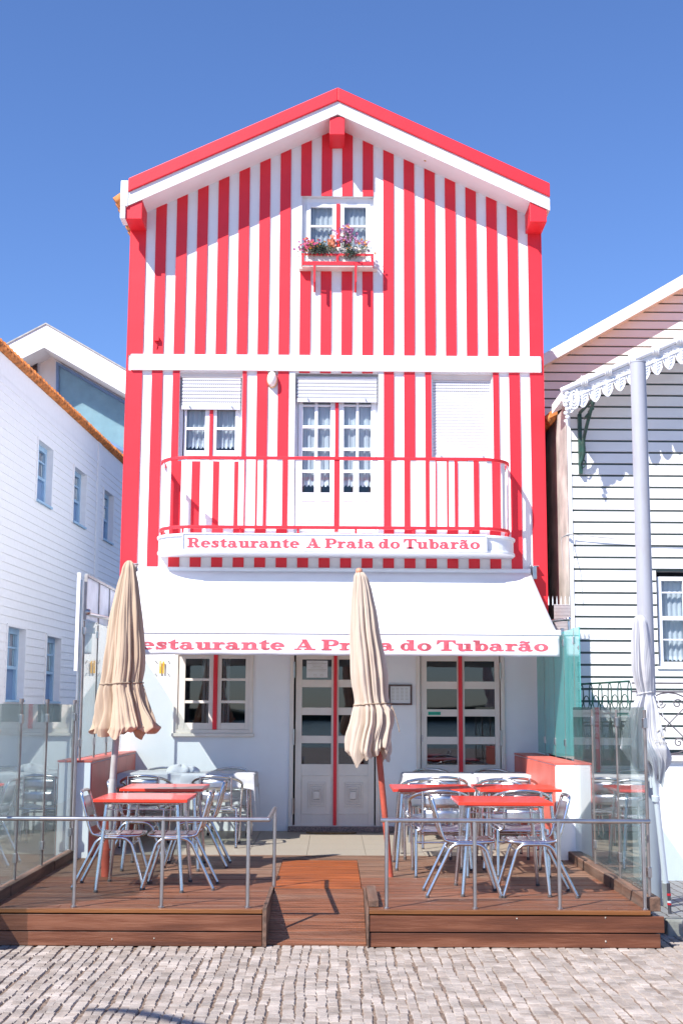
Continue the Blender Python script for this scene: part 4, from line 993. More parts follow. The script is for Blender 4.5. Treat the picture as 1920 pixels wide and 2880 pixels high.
def make_armchair(loc, rz, label):        # faces +Y
    c = thing("aluminium_armchair", label, "armchair", (0, 0, 0), "round backed aluminium armchairs on the patio and deck")
    mb = MB(); n = 18; arc = []
    for i in range(n+1):
        a = math.pi+math.pi*i/n
        arc.append((.265*math.cos(a), -.03+.24*math.sin(a), .665+.085*math.sin(math.pi*i/n)**1.2))
    full = [(-.225, .26, .02), (-.235, .26, .40), (-.25, .24, .60), (-.262, .14, .655)]+arc+[(.262, .14, .655), (.25, .24, .60), (.235, .26, .40), (.225, .26, .02)]
    mb.tube(full, .0145, 10, smoothpath=1); mb.build("arm_hoop", "aluminium", c)
    for s in (-1, 1):
        mb = MB(); mb.tube([(s*.165, -.235, .745), (s*.165, -.235, .46), (s*.175, -.225, .41), (s*.22, -.21, .40)], .012, 10, smoothpath=2)
        mb.build("back_post", "aluminium", c)
        mb = MB(); mb.tube([(s*.222, -.21, .41), (s*.228, -.25, .012)], .0145, 10); mb.tube([(s*.222, -.21, .40), (s*.232, .26, .40)], .010, 8); lg = mb.build("leg", "aluminium", c)
        MB().tube([(s*.228, -.25, .016), (s*.2283, -.2505, 0)], .016, 8).build("foot_cap", "rubber", lg); MB().tube([(s*.225, .26, .03), (s*.225, .26, 0)], .016, 8).build("foot_cap", "rubber", lg)
    mb = MB()
    for z0, z1 in ((.60, .715), (.475, .58)):
        def fn(u, v, z0=z0, z1=z1): x_ = -.165+.33*u; return (x_, -.205-.05*math.cos((u-.5)*math.pi), z0+(z1-z0)*v)
        mb.grid(fn, 14, 3)
    mb.build("backrest", "brushed_plate", c, solid=.004)
    mb = MB()
    for k in range(5):
        y0 = -.19+k*.088
        def fn(u, v, y0=y0): return (-.21+.42*u, y0+.078*v, .425-.03*math.sin(u*math.pi))
        mb.grid(fn, 12, 2)
    mb.build("seat", "brushed_plate", c, solid=.004)
    for a, b, r_ in (((-.225, -.235, .30), (.225, -.235, .30), .008), ((-.23, .25, .33), (.23, .25, .33), .008), ((-.22, -.21, .395), (.22, -.21, .395), .009)): MB().tube([a, b], r_, 8).build("cross_bar", "aluminium", c)
    c.location = loc; c.rotation_euler = (0, 0, rz); return c
T1 = make_table((-1.555, 11.12, DK), "red table nearest the left railing, beside the terracotta wall")
copy_tree(T1, (-1.57, 12.50, DK), .01, "red table behind the front one on the left, before the white cloth table")
copy_tree(T1, (1.385, 10.97, DK), -.01, "front red table behind the right railing, standing alone")
copy_tree(T1, (.935, 12.63, DK), .0, "back red table on the right side, nearer to the centre parasol")
copy_tree(T1, (1.745, 12.69, DK), .01, "back red table on the right side, next to the terracotta wall")
C1 = make_side_chair((-1.83, 11.16, DK), 0, "bistro chair by the left glass facing right at the front left table")
for x_, y_, rz, lb in ((-1.26, 11.13, math.pi, "bistro chair on the ramp side of the front left table"),
                       (-1.86, 12.60, .03, "bistro chair at the second left table, half hidden by the parasol pole"),
                       (-1.27, 12.62, math.pi, "bistro chair on the ramp side of the second left table"),
                       (1.04, 10.78, 0, "bistro chair left of the front red table on the right side"),
                       (1.645, 10.79, math.pi, "bistro chair by the white wall end, right of the front red table")):
    copy_tree(C1, (x_, y_, DK), rz, lb)
A1 = make_armchair((.965, 12.05, DK), 0, "round backed armchair behind the front right railing, nearest the centre parasol")
for x_, y_, rz, lb in ((1.70, 12.12, 0, "round backed armchair partly behind the front right red table"),
                       (.94, 13.42, math.pi, "armchair on the far side of the red table beside the centre parasol"),
                       (1.71, 13.45, math.pi, "armchair on the far side of the red table beside the right terracotta wall"),
                       (1.185, 14.38, 0, "armchair drawn up to the left one of the right white cloth tables"),
                       (1.93, 14.30, 0, "armchair drawn up to the white cloth table by the right terracotta wall"),
                       (1.17, 15.72, math.pi, "armchair against the house wall, its hoop rising above the left cloth on the right side"),
                       (1.92, 15.74, math.pi, "armchair against the glazed door beside the right low wall"),
                       (-1.25, 14.38, 0, "armchair at the left white cloth table, nearer the entrance door"),
                       (-2.02, 14.36, 0, "armchair at the left white cloth table, nearer the terracotta wall"),
                       (-1.22, 15.76, math.pi, "armchair behind the left white cloth table under the cream window"),
                       (-2.03, 15.76, math.pi, "armchair in the corner behind the left white cloth table")):
    copy_tree(A1, (x_, y_, DK), rz, lb)
def dining_table(loc, label):
    t = thing("cloth_table", label, "table", (0, 0, 0), "aluminium tables under white cloths by the house wall")
    mb = MB(); mb.box(-.38, .38, -.36, .36, .712, .735); mb.build("tabletop", "aluminium", t)
    for sx in (-1, 1):
        for sy in (-1, 1): mb = MB(); mb.tube([(sx*.31, sy*.28, .71), (sx*.345, sy*.31, 0)], .014, 8); mb.build("leg", "aluminium", t)
    t.location = loc; return t
def cloth(loc, label, seed, hang=.26, hx=.39, hy=.37):
    r = random.Random(seed); ph = [r.uniform(0, 6) for _ in range(6)]; n = 44
    def fn(u, v):
        a, b = (u-.5)*2*(hx+hang), (v-.5)*2*(hy+hang)
        dx, dy = max(0, abs(a)-hx)*(.5+.85*(abs(b)/(hy+hang))**4), max(0, abs(b)-hy)*(.5+.85*(abs(a)/(hx+hang))**4); sx, sy = (1 if a > 0 else -1), (1 if b > 0 else -1)
        x_, y_ = max(-hx, min(hx, a)), max(-hy, min(hy, b)); d = math.hypot(dx, dy)
        fold = math.sin(a*17+ph[0])*.012+math.sin(b*19+ph[1])*.012+math.sin(a*41+ph[2])*.004
        out = .012+d*.10+fold*d*7
        k = min(dx, dy)/max(1e-6, hang)
        ox = (out if dx > 0 else 0)*sx; oy = (out if dy > 0 else 0)*sy
        if dx > 0 and dy > 0: ox = sx*(.012+.30*d*dx/d*(.6+.3*math.sin(ph[3]+sx))); oy = sy*(.012+.30*d*dy/d*(.6+.3*math.cos(ph[4]+sy)))
        z_ = .741+.0018*math.sin(a*14+ph[5])*math.sin(b*11)-d*(1 if d < .02 else .97)
        return (loc[0]+x_+ox, loc[1]+y_+oy, loc[2]+z_)
    mb = MB(); mb.grid(fn, n, n)
    return mb.build("tablecloth", "white_cloth", label=label, cat="tablecloth", group="white tablecloths", solid=.0015)
D1 = dining_table((1.20, 15.12, DK), "table under the white cloth nearest the framed menu")
for x_, lb in ((2.0, "table under the white cloth beside the right terracotta wall"), (-1.28, "table under the white cloth below the cream window"), (-2.02, "table under the white cloth in the left terracotta wall corner")):
    copy_tree(D1, (x_, 15.12, DK), 0, lb)
cloth((1.20, 15.12, DK), "white tablecloth nearest the framed menu, right of the entrance", 1); cloth((2.0, 15.13, DK+.003), "white tablecloth beside the right terracotta wall", 2)
cloth((-1.28, 15.12, DK), "white tablecloth with a long pointed corner below the cream window", 3, .30); cloth((-2.0, 15.13, DK+.003), "white tablecloth in the corner of the left terracotta wall", 4)

# ================================================================ PARASOLS
def parasol(label, rings, base, topknob, cm, polemats, Y0, Y1, n, seed, tie, amp=(.10, .30), pole_r=.026, flat=.8, ragged=.05, ribs=False, fin=None):
    """rings: (left px, right px, y px) down the canopy; Y0 depth at the top, Y1 at the foot"""
    r = random.Random(seed)
    o = thing("closed_parasol", label, "parasol", base, "closed parasols")
    ytop, yb_ = rings[0][2], rings[-1][2]
    yfoot = topknob[2]
    dep = lambda y_: Y0+(Y1-Y0)*(y_-ytop)/(yfoot-ytop)
    C_ = []
    for xl, xr, yy in rings:
        D = dep(yy); a = P(xl, yy, D); b = P(xr, yy, D); C_.append(((a.x+b.x)/2, D, (a.z+b.z)/2, (b.x-a.x)/2))
    def ringat(v):
        f_ = v*(len(C_)-1); i = min(int(f_), len(C_)-2); t = f_-i; return [C_[i][k]*(1-t)+C_[i+1][k]*t for k in range(4)]
    ph = [r.uniform(0, 6.28) for _ in range(8)]; vt = tie
    def fn(u, v):
        cx, cy, cz_, R = ringat(v); th = 2*math.pi*u
        w_ = th+.25*math.sin(2*th+ph[0])+.18*math.sin(3*th+ph[1]+v*1.2)
        below = max(0, (v-vt)/(1-vt)); A = amp[0]+(amp[1]-amp[0])*min(1, v*2)
        tight = math.exp(-((v-vt)/.05)**2)
        f1 = (1-abs(math.sin((n*w_+ph[2]+.5*math.sin(v*5+ph[3]))/2)))**1.3
        f2 = 1-abs(math.sin(((2*n+3)*w_+ph[4]+v*3)/2)); f3 = math.sin(5*w_+ph[5]+v*9)+.5*math.sin(9*w_+v*23+ph[1])
        fine = (1-abs(math.sin((23*w_+ph[6]+2.2*math.sin(v*4+ph[0]))/2)))**2; fine2 = (1-abs(math.sin((37*th+ph[7]-v*3)/2)))**2
        m_ = 1.05-A*(.80*f1+.3*f2)-(.07+.06*below)*fine-.035*fine2*(1+.5*below)*(1-.3*tight)+below*.13*f3+.012*math.sin(7*th+v*30+ph[6])
        dz = 0
        if v > .9: dz = (v-.9)*10*ragged*(.8*math.sin(2*th+ph[5])+1.3*abs(math.sin(3.5*th+ph[6]))-.5+.5*math.sin(11*th+ph[7]))
        top = min(1, v/.03); rr_ = R*m_*(.35+.65*math.sqrt(top))
        return (cx+rr_*math.cos(th), cy+rr_*flat*math.sin(th), cz_+dz+(.02*(1-top)))
    mb = MB(); mb.grid(fn, 320, 90); can = mb.build("canopy", cm, o, weld=True)
    # inner hem turned up
    mb = MB()
    def fi(u, v): a = fn(u, 1); cx, cy, cz_, R = ringat(1); return (cx+(a[0]-cx)*(1-.7*v), cy+(a[1]-cy)*(1-.7*v), a[2]+.14*v)
    mb.grid(fi, 120, 4); mb.build("hem_fold", cm, can)
    tr = MB(); tr.tube([(lambda p_: ((p_[0]-ringat(vt)[0])*1.03+ringat(vt)[0], (p_[1]-ringat(vt)[1])*1.03+ringat(vt)[1], p_[2]+.012*math.cos(2*math.pi*k/60+.6)))(fn(k/60, vt)) for k in range(60)], .0065, 6, closed=True)
    p_ = fn(.97, vt); tr.tube([p_, (p_[0]+.02, p_[1]-.03, p_[2]-.04), (p_[0]+.06, p_[1]-.03, p_[2]-.16), (p_[0]+.075, p_[1]-.03, p_[2]-.24)], .004, 6, smoothpath=1)
    tr.build("tie_cord", "rope" if not ribs else cm, can)
    return o, fn, ringat, dep
# left beige parasol
foot = G(298, 2464, DK)
rings = [(347, 380, 1583), (341, 384, 1612), (331, 390, 1642), (321, 395, 1682), (311, 400, 1723), (304, 404, 1764), (298, 408, 1805), (291, 411, 1850), (286, 409, 1885), (281, 404, 1918), (275, 411, 1945), (272, 422, 1970), (266, 434, 2000), (259, 447, 2025), (254, 458, 2046), (256, 440, 2064)]
o, fn, ra, dep = parasol("closed beige parasol leaning left behind the left red table, tied with a thin cord", rings, (foot.x, foot.y, DK), (298, 0, 2464), "beige_cloth", None, 11.62, foot.y, 7, 4, .615, amp=(.26, .46), ragged=.035)
def pole_at(x, y, yt=1583, D0=11.62, D1=foot.y, yf=2464): return P(x, y, D0+(D1-D0)*(y-yt)/(yf-yt))
a, b, c = pole_at(345, 1850), pole_at(318, 2190), foot
mb = MB(); mb.tube([a, b], .030, 14); mb.build("pole", "grey_pole", o)
mb = MB(); mb.tube([b.lerp(c, .0), b.lerp(c, .02), c], [.031, .034, .034], 14); mb.build("pole_sleeve", "grey_pole", o)
m2 = pole_at(301, 2300); mb = MB(); mb.tube([m2, c], .042, 16); mb.tube([pole_at(300.5, 2385), pole_at(300.2, 2390)], .045, 16); mb.build("base_tube", "rust_red", o)
# centre parasol
foot = G(1098, 2466, DK)
rings = [(996, 1026, 1612), (994, 1033, 1624), (990.6, 1042.6, 1652), (987, 1050, 1684), (984.5, 1057, 1713), (983, 1062, 1744), (982, 1067, 1774), (982.5, 1074, 1805), (983, 1081.5, 1836), (984, 1086, 1866), (985.7, 1090.7, 1897), (989, 1092, 1925), (993, 1093, 1952), (996, 1097, 1975), (992, 1114, 1997), (986, 1118, 2034), (977, 1115, 2060), (971, 1113, 2085), (967, 1110, 2114), (985, 1105, 2132)]
o, fn, ra, dep = parasol("closed cream parasol with round finial leaning in front of the entrance door", rings, (foot.x, foot.y, DK), (1098, 0, 2466), "pale_cloth", None, 11.55, foot.y, 8, 9, .70, amp=(.26, .44), ragged=.05)
def pole_c(x, y): return P(x, y, 11.55+(foot.y-11.55)*(y-1612)/(2466-1612))
mb = MB(); mb.tube([pole_c(1054, 2000), pole_c(1067, 2140), foot], [.028, .028, .024], 14); mb.build("pole", "rust_red", o)
q = pole_c(1009.5, 1608); mb = MB(); mb.sphere((q.x, q.y, q.z+.005), .031); mb.tube([(q.x, q.y, q.z-.06), (q.x, q.y, q.z-.02)], [.034, .020], 12); mb.build("finial", "finial", o)
# right white parasol, open-bottomed
foot = G(1875, 2548, .12)
rings = [(1779, 1815, 1737), (1777, 1820, 1757), (1775, 1825, 1785), (1773, 1829, 1811), (1772, 1833, 1836), (1772, 1836, 1862), (1773, 1838, 1887), (1779, 1838, 1915), (1790, 1837, 1945), (1792, 1837, 1955), (1778, 1846, 1979), (1766, 1853, 2010), (1760, 1858, 2040), (1751, 1865, 2074), (1747, 1877, 2105), (1768, 1880, 2130), (1790, 1875, 2158), (1812, 1866, 2188)]
o, fn, ra, dep = parasol("closed white parasol with grey printed lettering, tied beside the tall round post", rings, (foot.x, foot.y, .12), (1875, 0, 2548), "white_cloth", None, 10.7, foot.y, 7, 15, .50, amp=(.36, .62), ragged=.06, ribs=True)
def pole_r(x, y): return P(x, y, 10.7+(foot.y-10.7)*(y-1737)/(2548-1737))
mb = MB(); mb.tube([pole_r(1830, 2120), pole_r(1842, 2225), pole_r(1870, 2484)], .024, 14); mb.tube([pole_r(1842, 2238), pole_r(1843, 2252)], .034, 14); mb.build("pole", "white_paint", o)
mb = MB()
for dx in (-14, -6, 3, 11): mb.tube([pole_r(1838+dx, 2140), pole_r(1841+dx*.8, 2215)], .011, 8)
mb.build("ribs", "white_paint", o)
mb = MB(); mb.tube([pole_r(1870, 2482), foot], .032, 14); mb.build("base_holder", "grey_pole", o)
# faint print that is legible on the folds
GL.update({'S': (.9, GL['s'][1]), 'I': (.36, [g_box(.1,.2,0,.7)]), 'O': (.75, [g_ring(.35,.35,.33,.36,.09,.08)]), 'N': (.8, [g_box(.1,.2,0,.7), g_box(.6,.7,0,.7), g_poly((.1,.7),(.2,.7),(.7,0),(.6,0))])})
GL['t2'] = (.8, [g_box(.32,.45,0,1), g_box(0,.78,.88,1)])
def cloth_print(chars, x_px, y_px, h_px, lay=.02):
    mb = MB(); x = 0
    for ch in chars:
        key = ch if ch in GL else 't2'
        m_, wd = MB(), GL[key][0]
        D = dep(y_px); p0 = P(x_px, y_px, D); sc = h_px/312.
        GLs = GL[key][1]
        for p_ in GLs:
            if p_[0] == 'p': mb.add([(p0.x+(x+a)*sc, 0, p0.z+b*sc) for a, b in p_[1]], [range(len(p_[1]))])
            elif p_[0] == 'r':
                _, cx, cy, rx, ry_, tx, ty, a0, a1 = p_; nn = 16; vs = []
                for i in range(nn+1):
                    t_ = math.radians(a0+(a1-a0)*i/nn); vs += [(p0.x+(x+cx+rx*math.cos(t_))*sc, 0, p0.z+(cy+ry_*math.sin(t_))*sc), (p0.x+(x+cx+(rx-tx)*math.cos(t_))*sc, 0, p0.z+(cy+(ry_-ty)*math.sin(t_))*sc)]
                mb.add(vs, [(2*i, 2*i+2, 2*i+3, 2*i+1) for i in range(nn)])
        x += wd+.1
    # wrap onto the cloth: nearest canopy point towards the viewer at the same x, z
    vs = []
    for (vx, vy, vz) in mb.v:
        best = None
        v0 = max(0, min(1, (lambda zz: next((k/60 for k in range(61) if ra(k/60)[2] <= zz), 1))(vz)))
        for k in range(100, 200):
            q_ = fn(k/200, v0); d_ = abs(q_[0]-vx)
            if best is None or d_ < best[0]: best = (d_, q_[1])
        vs.append((vx, best[1]-.012, vz))
    mb.v = vs; mb.build("print", "print_grey", o)
cloth_print(['T'], 1838, 2075, 24); cloth_print(['T', 'I', 'O', 'N'], 1829, 2092, 10)

# ================================================================ TALL ROUND POST (street)
pp = thing("round_post", "tall plain white painted round post beside the right end of the deck", "post", (2.75, 11.3, 0))
pb = P(1836, 2500, 11.3); ptp = P(1800, 1022, 11.3)
mb = MB(); mb.tube([(pb.x, 11.3, 0), (pb.x, 11.3, ptp.z)], .069, 28, cap=True); mb.build("shaft", "pole_paint", pp)
mb = MB(); mb.tube([(pb.x, 11.3, ptp.z+.001), (pb.x, 11.3, ptp.z+.012)], .072, 28); mb.build("cap_plate", "pole_paint", pp)
sk = thing("marker_stake", "short dark stake with red and white tape beside the foot of the white parasol", "stake", (2.78, 10.9, .1)); q = P(1882, 2560, 10.85); q2 = P(1878, 2484, 10.85)
mb = MB(); mb.tube([(q.x, 10.85, .11), (q2.x, 10.85, q2.z)], .014, 8); mb.build("shaft", "dark_iron", sk)
for t_, mt_ in ((.30, "red_paint"), (.36, "white_paint"), (.60, "red_paint")): a_ = Vector((q.x, 10.85, .11)).lerp(Vector((q2.x, 10.85, q2.z)), t_); mb = MB(); mb.tube([a_, a_+Vector((-.001, 0, .018))], .017, 10); mb.build("tape", mt_, sk)

# ================================================================ LEFT CLAPBOARD HOUSE
La = -6.0; Lk = .042
def onL(x, y):
    d = ray(x, y); t = (La+Lk*0-EYE.x)/(d.x-Lk*d.y); p_ = EYE+d*t; return p_.y, p_.z
LW = lambda Y, z, o=0: (La+Lk*Y+o, Y, z)
lh = thing("clapboard_house", "white clapboard house with blue framed windows and orange tile edge on the left", "house", (La+Lk*20, 20, 0))
wins = []
for (xa, ya, xb, yb_) in ((107, 1232, 141, 1432), (208.5, 1308, 236.5, 1488), (292, 1373, 314, 1533), (21, 1757, 62, 1974), (131, 1785, 163, 1978)):
    Y0, z1 = onL(xa, ya); Y1, z0 = onL(xb, yb_); _, z1b = onL(xb, ya+ (yb_-ya)*0.0+ (36 if ya < 1600 else 12)); wins.append((Y0, Y1, z0+.03, z1-.02))
LE = 7.2
mb = MB(); zrow = 0; pitch_ = .137
while zrow < LE-.36:
    zt_ = min(zrow+pitch_, LE-.36)
    for Y0, Y1 in [(17.5, onL(268, 1500)[0]), (onL(276, 1500)[0], 33)]:
        hs = sorted((w_[0]-.03, w_[1]+.03) for w_ in wins if w_[2]-.0 < (zrow+zt_)/2 < w_[3]+.0)
        for a, b in sub([(Y0, Y1)], hs):
            mb.add([LW(a, zrow, .0), LW(b, zrow, 0), LW(b, zrow, .012), LW(a, zrow, .012), LW(b, zt_, .001), LW(a, zt_, .001)], [(0, 1, 2, 3), (3, 2, 4, 5)], False)
    zrow += pitch_
mb.quad(LW(17.5, LE-.36, .004), LW(33, LE-.36, .004), LW(33, LE, .004), LW(17.5, LE, .004))
# backing with openings
ys_ = sorted(set([17.5, 33]+[v for w_ in wins for v in (w_[0], w_[1])]))
for a, b in zip(ys_, ys_[1:]):
    hs = sorted((w_[2], w_[3]) for w_ in wins if w_[0] <= a+1e-5 and w_[1] >= b-1e-5)
    for z0, z1 in sub([(0, LE)], hs): mb.quad(LW(a, z0, -.003), LW(b, z0, -.003), LW(b, z1, -.003), LW(a, z1, -.003))
Yc0, Yc1 = onL(268, 1500)[0], onL(276, 1500)[0]
mb.quad(LW(Yc0, 0, .02), LW(Yc1, 0, .02), LW(Yc1, LE-.02, .02), LW(Yc0, LE-.02, .02)); mb.quad(LW(Yc0, 0, -.01), LW(Yc0, 0, .02), LW(Yc0, LE-.02, .02), LW(Yc0, LE-.02, -.01))
mb.quad((La+Lk*17.5, 17.5, 0), (La+Lk*17.5, 17.5, LE), (-14, 17.5, LE+3), (-14, 17.5, 0)); 
lwall = mb.build("wall", "siding_white", lh)
for (Y0, Y1, z0, z1) in wins:
    mb = MB(); d = .15
    mb.quad(LW(Y0, z0), LW(Y0, z1), LW(Y0, z1, -d), LW(Y0, z0, -d)); mb.quad(LW(Y1, z0), LW(Y1, z0, -d), LW(Y1, z1, -d), LW(Y1, z1)); mb.quad(LW(Y0, z1), LW(Y1, z1), LW(Y1, z1, -d), LW(Y0, z1, -d))
    t_ = .045
    for (a, b, c, e) in ((Y0-t_, Y0, z0-t_, z1+t_), (Y1, Y1+t_, z0-t_, z1+t_), (Y0, Y1, z1, z1+t_)):
        mb.add([LW(a, c, 0), LW(b, c, 0), LW(b, e, 0), LW(a, e, 0), LW(a, c, .025), LW(b, c, .025), LW(b, e, .025), LW(a, e, .025)], [(4,5,6,7),(0,1,5,4),(1,2,6,5),(2,3,7,6),(3,0,4,7)], False)
    wn = mb.build("window", "siding_white", lh)
    def bx(mb, a, b, c, e, o0, o1): mb.add([LW(a, c, o0), LW(b, c, o0), LW(b, e, o0), LW(a, e, o0), LW(a, c, o1), LW(b, c, o1), LW(b, e, o1), LW(a, e, o1)], [(3,2,1,0),(4,5,6,7),(0,1,5,4),(1,2,6,5),(2,3,7,6),(3,0,4,7)], False)
    mb = MB(); bx(mb, Y0-.02, Y1+.02, z0-.035, z0, -d, .05); mb.build("sill", "blue_paint", wn)
    mb = MB(); zm = z0+(z1-z0)*.47; f_ = .09
    bx(mb, Y0, Y0+f_, z0, z1, -d+.005, -d+.06); bx(mb, Y1-f_, Y1, z0, z1, -d+.005, -d+.06); bx(mb, Y0+f_, Y1-f_, z1-f_, z1, -d+.005, -d+.058); bx(mb, Y0+f_, Y1-f_, zm-.05, zm, -d+.005, -d+.062); bx(mb, Y0+f_, Y1-f_, (zm+z1)/2-.02, (zm+z1)/2+.01, -d+.01, -d+.05)
    bx(mb, (Y0+Y1)/2-.015, (Y0+Y1)/2+.015, zm, z1-f_, -d+.01, -d+.048); mb.build("sash", "blue_paint", wn)
    mb = MB(); mb.quad(LW(Y0, zm, -d+.02), LW(Y1, zm, -d+.02), LW(Y1, z1, -d+.02), LW(Y0, z1, -d+.02)); mb.build("glass", "window_dark", wn)
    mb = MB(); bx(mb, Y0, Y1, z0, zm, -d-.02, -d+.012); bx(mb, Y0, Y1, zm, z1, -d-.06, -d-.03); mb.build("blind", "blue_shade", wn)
# roof with tile edge
mb = MB(); mb.quad(LW(17.5, LE+.02, -.02), LW(33, LE+.02, -.02), (-14, 33, LE+3), (-14, 17.5, LE+3)); rf = mb.build("roof", "roof_tile", lh)
mb = MB(); y = 17.6; k = 0; rnd = random.Random(8)
while y < 33:
    for off, zz, rr_ in ((.05, .045, .063), (-.05, .11, .068)):
        dz = rnd.uniform(-.005, .005)
        sh = .09 if off > 0 else 0
        mb.tube([LW(y+sh, LE+zz+.012+dz, off+.03), LW(y+.21+sh, LE+zz-.012+dz, off-.03)], [rr_*.75, rr_*1.08], 9)
    y += .19; k += 1
mb.tube([LW(17.6, LE-.005, .02), LW(33, LE-.005, .02)], .03, 8)
mb.build("edge_tiles", "roof_tile", rf)
# ================================================================ WHITE MODERN HOUSE (behind, left)
MY = 37.0
def pz_(x, y, Y=MY): p_ = P(x, y, Y); return (p_.x, p_.z)
mh = thing("modern_house", "white modern house with thick gable edge and large angled window rising behind the clapboard house", "house", (P(130, 1100, MY).x, MY, 0))
mb = MB(); mb.prism_y([pz_(130, 912), pz_(440, 1091), pz_(440, 1158), pz_(125, 977)], MY, MY+8); mb.prism_y([pz_(130, 912), pz_(125, 977), pz_(-120, 1100), pz_(-120, 1042)], MY, MY+8)
rf = mb.build("roof", "white_render", mh)
mb = MB(); mb.prism_y([pz_(130, 908), pz_(440, 1087), pz_(440, 1091), pz_(130, 912)], MY-.03, MY+8); mb.prism_y([pz_(130, 908), pz_(130, 912), pz_(-120, 1042), pz_(-120, 1038)], MY-.03, MY+8); mb.build("roof_edge", "grey_pole", rf)
WY = MY+1.1
mb = MB(); mb.prism_y([pz_(123, 985, WY), pz_(440, 1168, WY), pz_(440, 1700, WY), pz_(-100, 1700, WY), pz_(-100, 1105, WY)], WY, WY+6); mb.build("wall", "siding_cream", mh)
def polyframe(parent, pts_, w_, y0, fm, gm, gname="glass", shrink=None):
    cx = sum(p_[0] for p_ in pts_)/len(pts_); cz_ = sum(p_[1] for p_ in pts_)/len(pts_); n_ = len(pts_)
    ins = []
    for i in range(n_):
        a, b, c = Vector(pts_[i-1]), Vector(pts_[i]), Vector(pts_[(i+1) % n_]); e1 = (b-a).normalized(); e2 = (c-b).normalized()
        n1 = Vector((-e1.y, e1.x)); n2 = Vector((-e2.y, e2.x)); 
        if (Vector((cx, cz_))-b).dot(n1) < 0: n1, n2 = -n1, -n2
        bis = (n1+n2).normalized(); ins.append(b+bis*(w_/max(.3, bis.dot(n1))))
    mb = MB(); vs = [(p_[0], y0, p_[1]) for p_ in pts_]+[(p_.x, y0, p_.y) for p_ in ins]+[(p_.x, y0+.12, p_.y) for p_ in ins]
    mb.add(vs, [(i, (i+1) % n_, (i+1) % n_+n_, i+n_) for i in range(n_)]+[(i+n_, (i+1) % n_+n_, (i+1) % n_+2*n_, i+2*n_) for i in range(n_)], False)
    f_ = mb.build("frame", fm, parent); mb = MB(); mb.add([(p_.x, y0+.06, p_.y) for p_ in ins], [range(n_)]); mb.build(gname, gm, parent); return ins
wn = thing("big_window", None, None, (0, 0, 0)); wn.parent = mh; wn.location = (0, 0, 0); bpy.data.objects.remove(wn)
mb = MB(); pts_ = [pz_(160, 1018, WY-.06), pz_(375, 1142, WY-.06), pz_(375, 1286, WY-.06), pz_(160, 1165, WY-.06)]
wo = MB(); frame_dummy = None
wn = MB(); wn.prism_y([pz_(155, 1011, WY), pz_(380, 1140, WY), pz_(380, 1296, WY), pz_(155, 1170, WY)], WY-.03, WY-.002); wn = wn.build("window", "white_paint", mh, label="large slanted window with pale blue curtain")
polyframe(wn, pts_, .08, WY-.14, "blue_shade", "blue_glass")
mb = MB(); r_ = random.Random(4)
x0m, x1m = pts_[0][0]+.05, pts_[1][0]-.02
def cf(u, v):
    x_ = x0m+(x1m-x0m)*u; zt_ = pts_[0][1]+(pts_[1][1]-pts_[0][1])*u-.12; zb__ = pts_[3][1]+(pts_[2][1]-pts_[3][1])*u+.03
    return (x_, WY-.05+.012*math.sin(u*38+2*v)+.01*math.sin(u*17), zt_+(zb__-zt_)*v)
mb.grid(cf, 80, 6); mb.build("curtain", "curtain", wn)
wn = MB(); wn.prism_y([pz_(58, 1050, WY), pz_(112, 1012, WY), pz_(112, 1090, WY), pz_(58, 1090, WY)], WY-.03, WY-.002); wn = wn.build("window", "white_paint", mh, label="small window with brown blind under the eave")
polyframe(wn, [pz_(64, 1050, WY-.06), pz_(108, 1022, WY-.06), pz_(108, 1085, WY-.06), pz_(64, 1085, WY-.06)], .03, WY-.14, "dark_iron", "dark_wood", "blind")

# ================================================================ RIGHT: GABLED HOUSE BEHIND (plane A) and front block (plane B)
YA, YBq = 20.0, 15.5
rh = thing("boarded_house", "large white boarded house with dark grooves and a wide sloping bargeboard on the right", "house", (5, YA, 0))
slA = lambda Xc: pz_(1520, 1029, YA)[1]+(Xc-pz_(1520, 1029, YA)[0])*((pz_(1920, 810, YA)[1]-pz_(1520, 1029, YA)[1])/(pz_(1920, 810, YA)[0]-pz_(1520, 1029, YA)[0]))
xA0, xA1 = 2.85, 9.0
def boards(x0, x1, z0, ztop, Y, pitch_, groove, phase, holes=(), backm=1):
    mb = MB(); mb.cur = backm
    mb.quad((x0, Y+.03, 0), (x1, Y+.03, 0), (x1, Y+.03, ztop(x1)), (x0, Y+.03, ztop(x0))) if not holes else None
    if holes:
        xs_ = sorted(set([x0, x1]+[v for h in holes for v in h[:2] if x0 < v < x1]))
        for a, b in zip(xs_, xs_[1:]):
            hs = sorted((h[2], h[3]) for h in holes if h[0] <= a+1e-5 and h[1] >= b-1e-5)
            for c, d in sub([(0, 30)], hs):
                mb.quad((a, Y+.03, c), (b, Y+.03, c), (b, Y+.03, min(d, ztop(b)) if d > 20 else d), (a, Y+.03, min(d, ztop(a)) if d > 20 else d))
    mb.cur = 0; z = phase
    while z < max(ztop(x0), ztop(x1)):
        b0, b1 = z+groove, z+pitch_
        if b1 > z0:
            s0, s1 = x0, x1
            # clip at the sloping top
            if ztop(x0) < b0: s0 = x0+(x1-x0)*(b0-ztop(x0))/(ztop(x1)-ztop(x0))
            if s0 < s1-.01:
                hs = sorted((h[0], h[1]) for h in holes if h[2]-.005 < (b0+b1)/2 < h[3]+.005)
                for a, b in sub([(s0, s1)], hs):
                    if ztop(a) >= b1: mb.box(a, b, Y, Y+.029, b0, b1)
                    else:
                        sb = x0+(x1-x0)*(b1-ztop(x0))/(ztop(x1)-ztop(x0)); poly = [(a, b0), (b, b0)]
                        poly += [(b, b1), (sb, b1)] if sb < b else [(b, ztop(b))]
                        if ztop(a) > b0+.002: poly.append((a, ztop(a)))
                        mb.prism_y(poly, Y, Y+.029)
        z += pitch_
    return mb
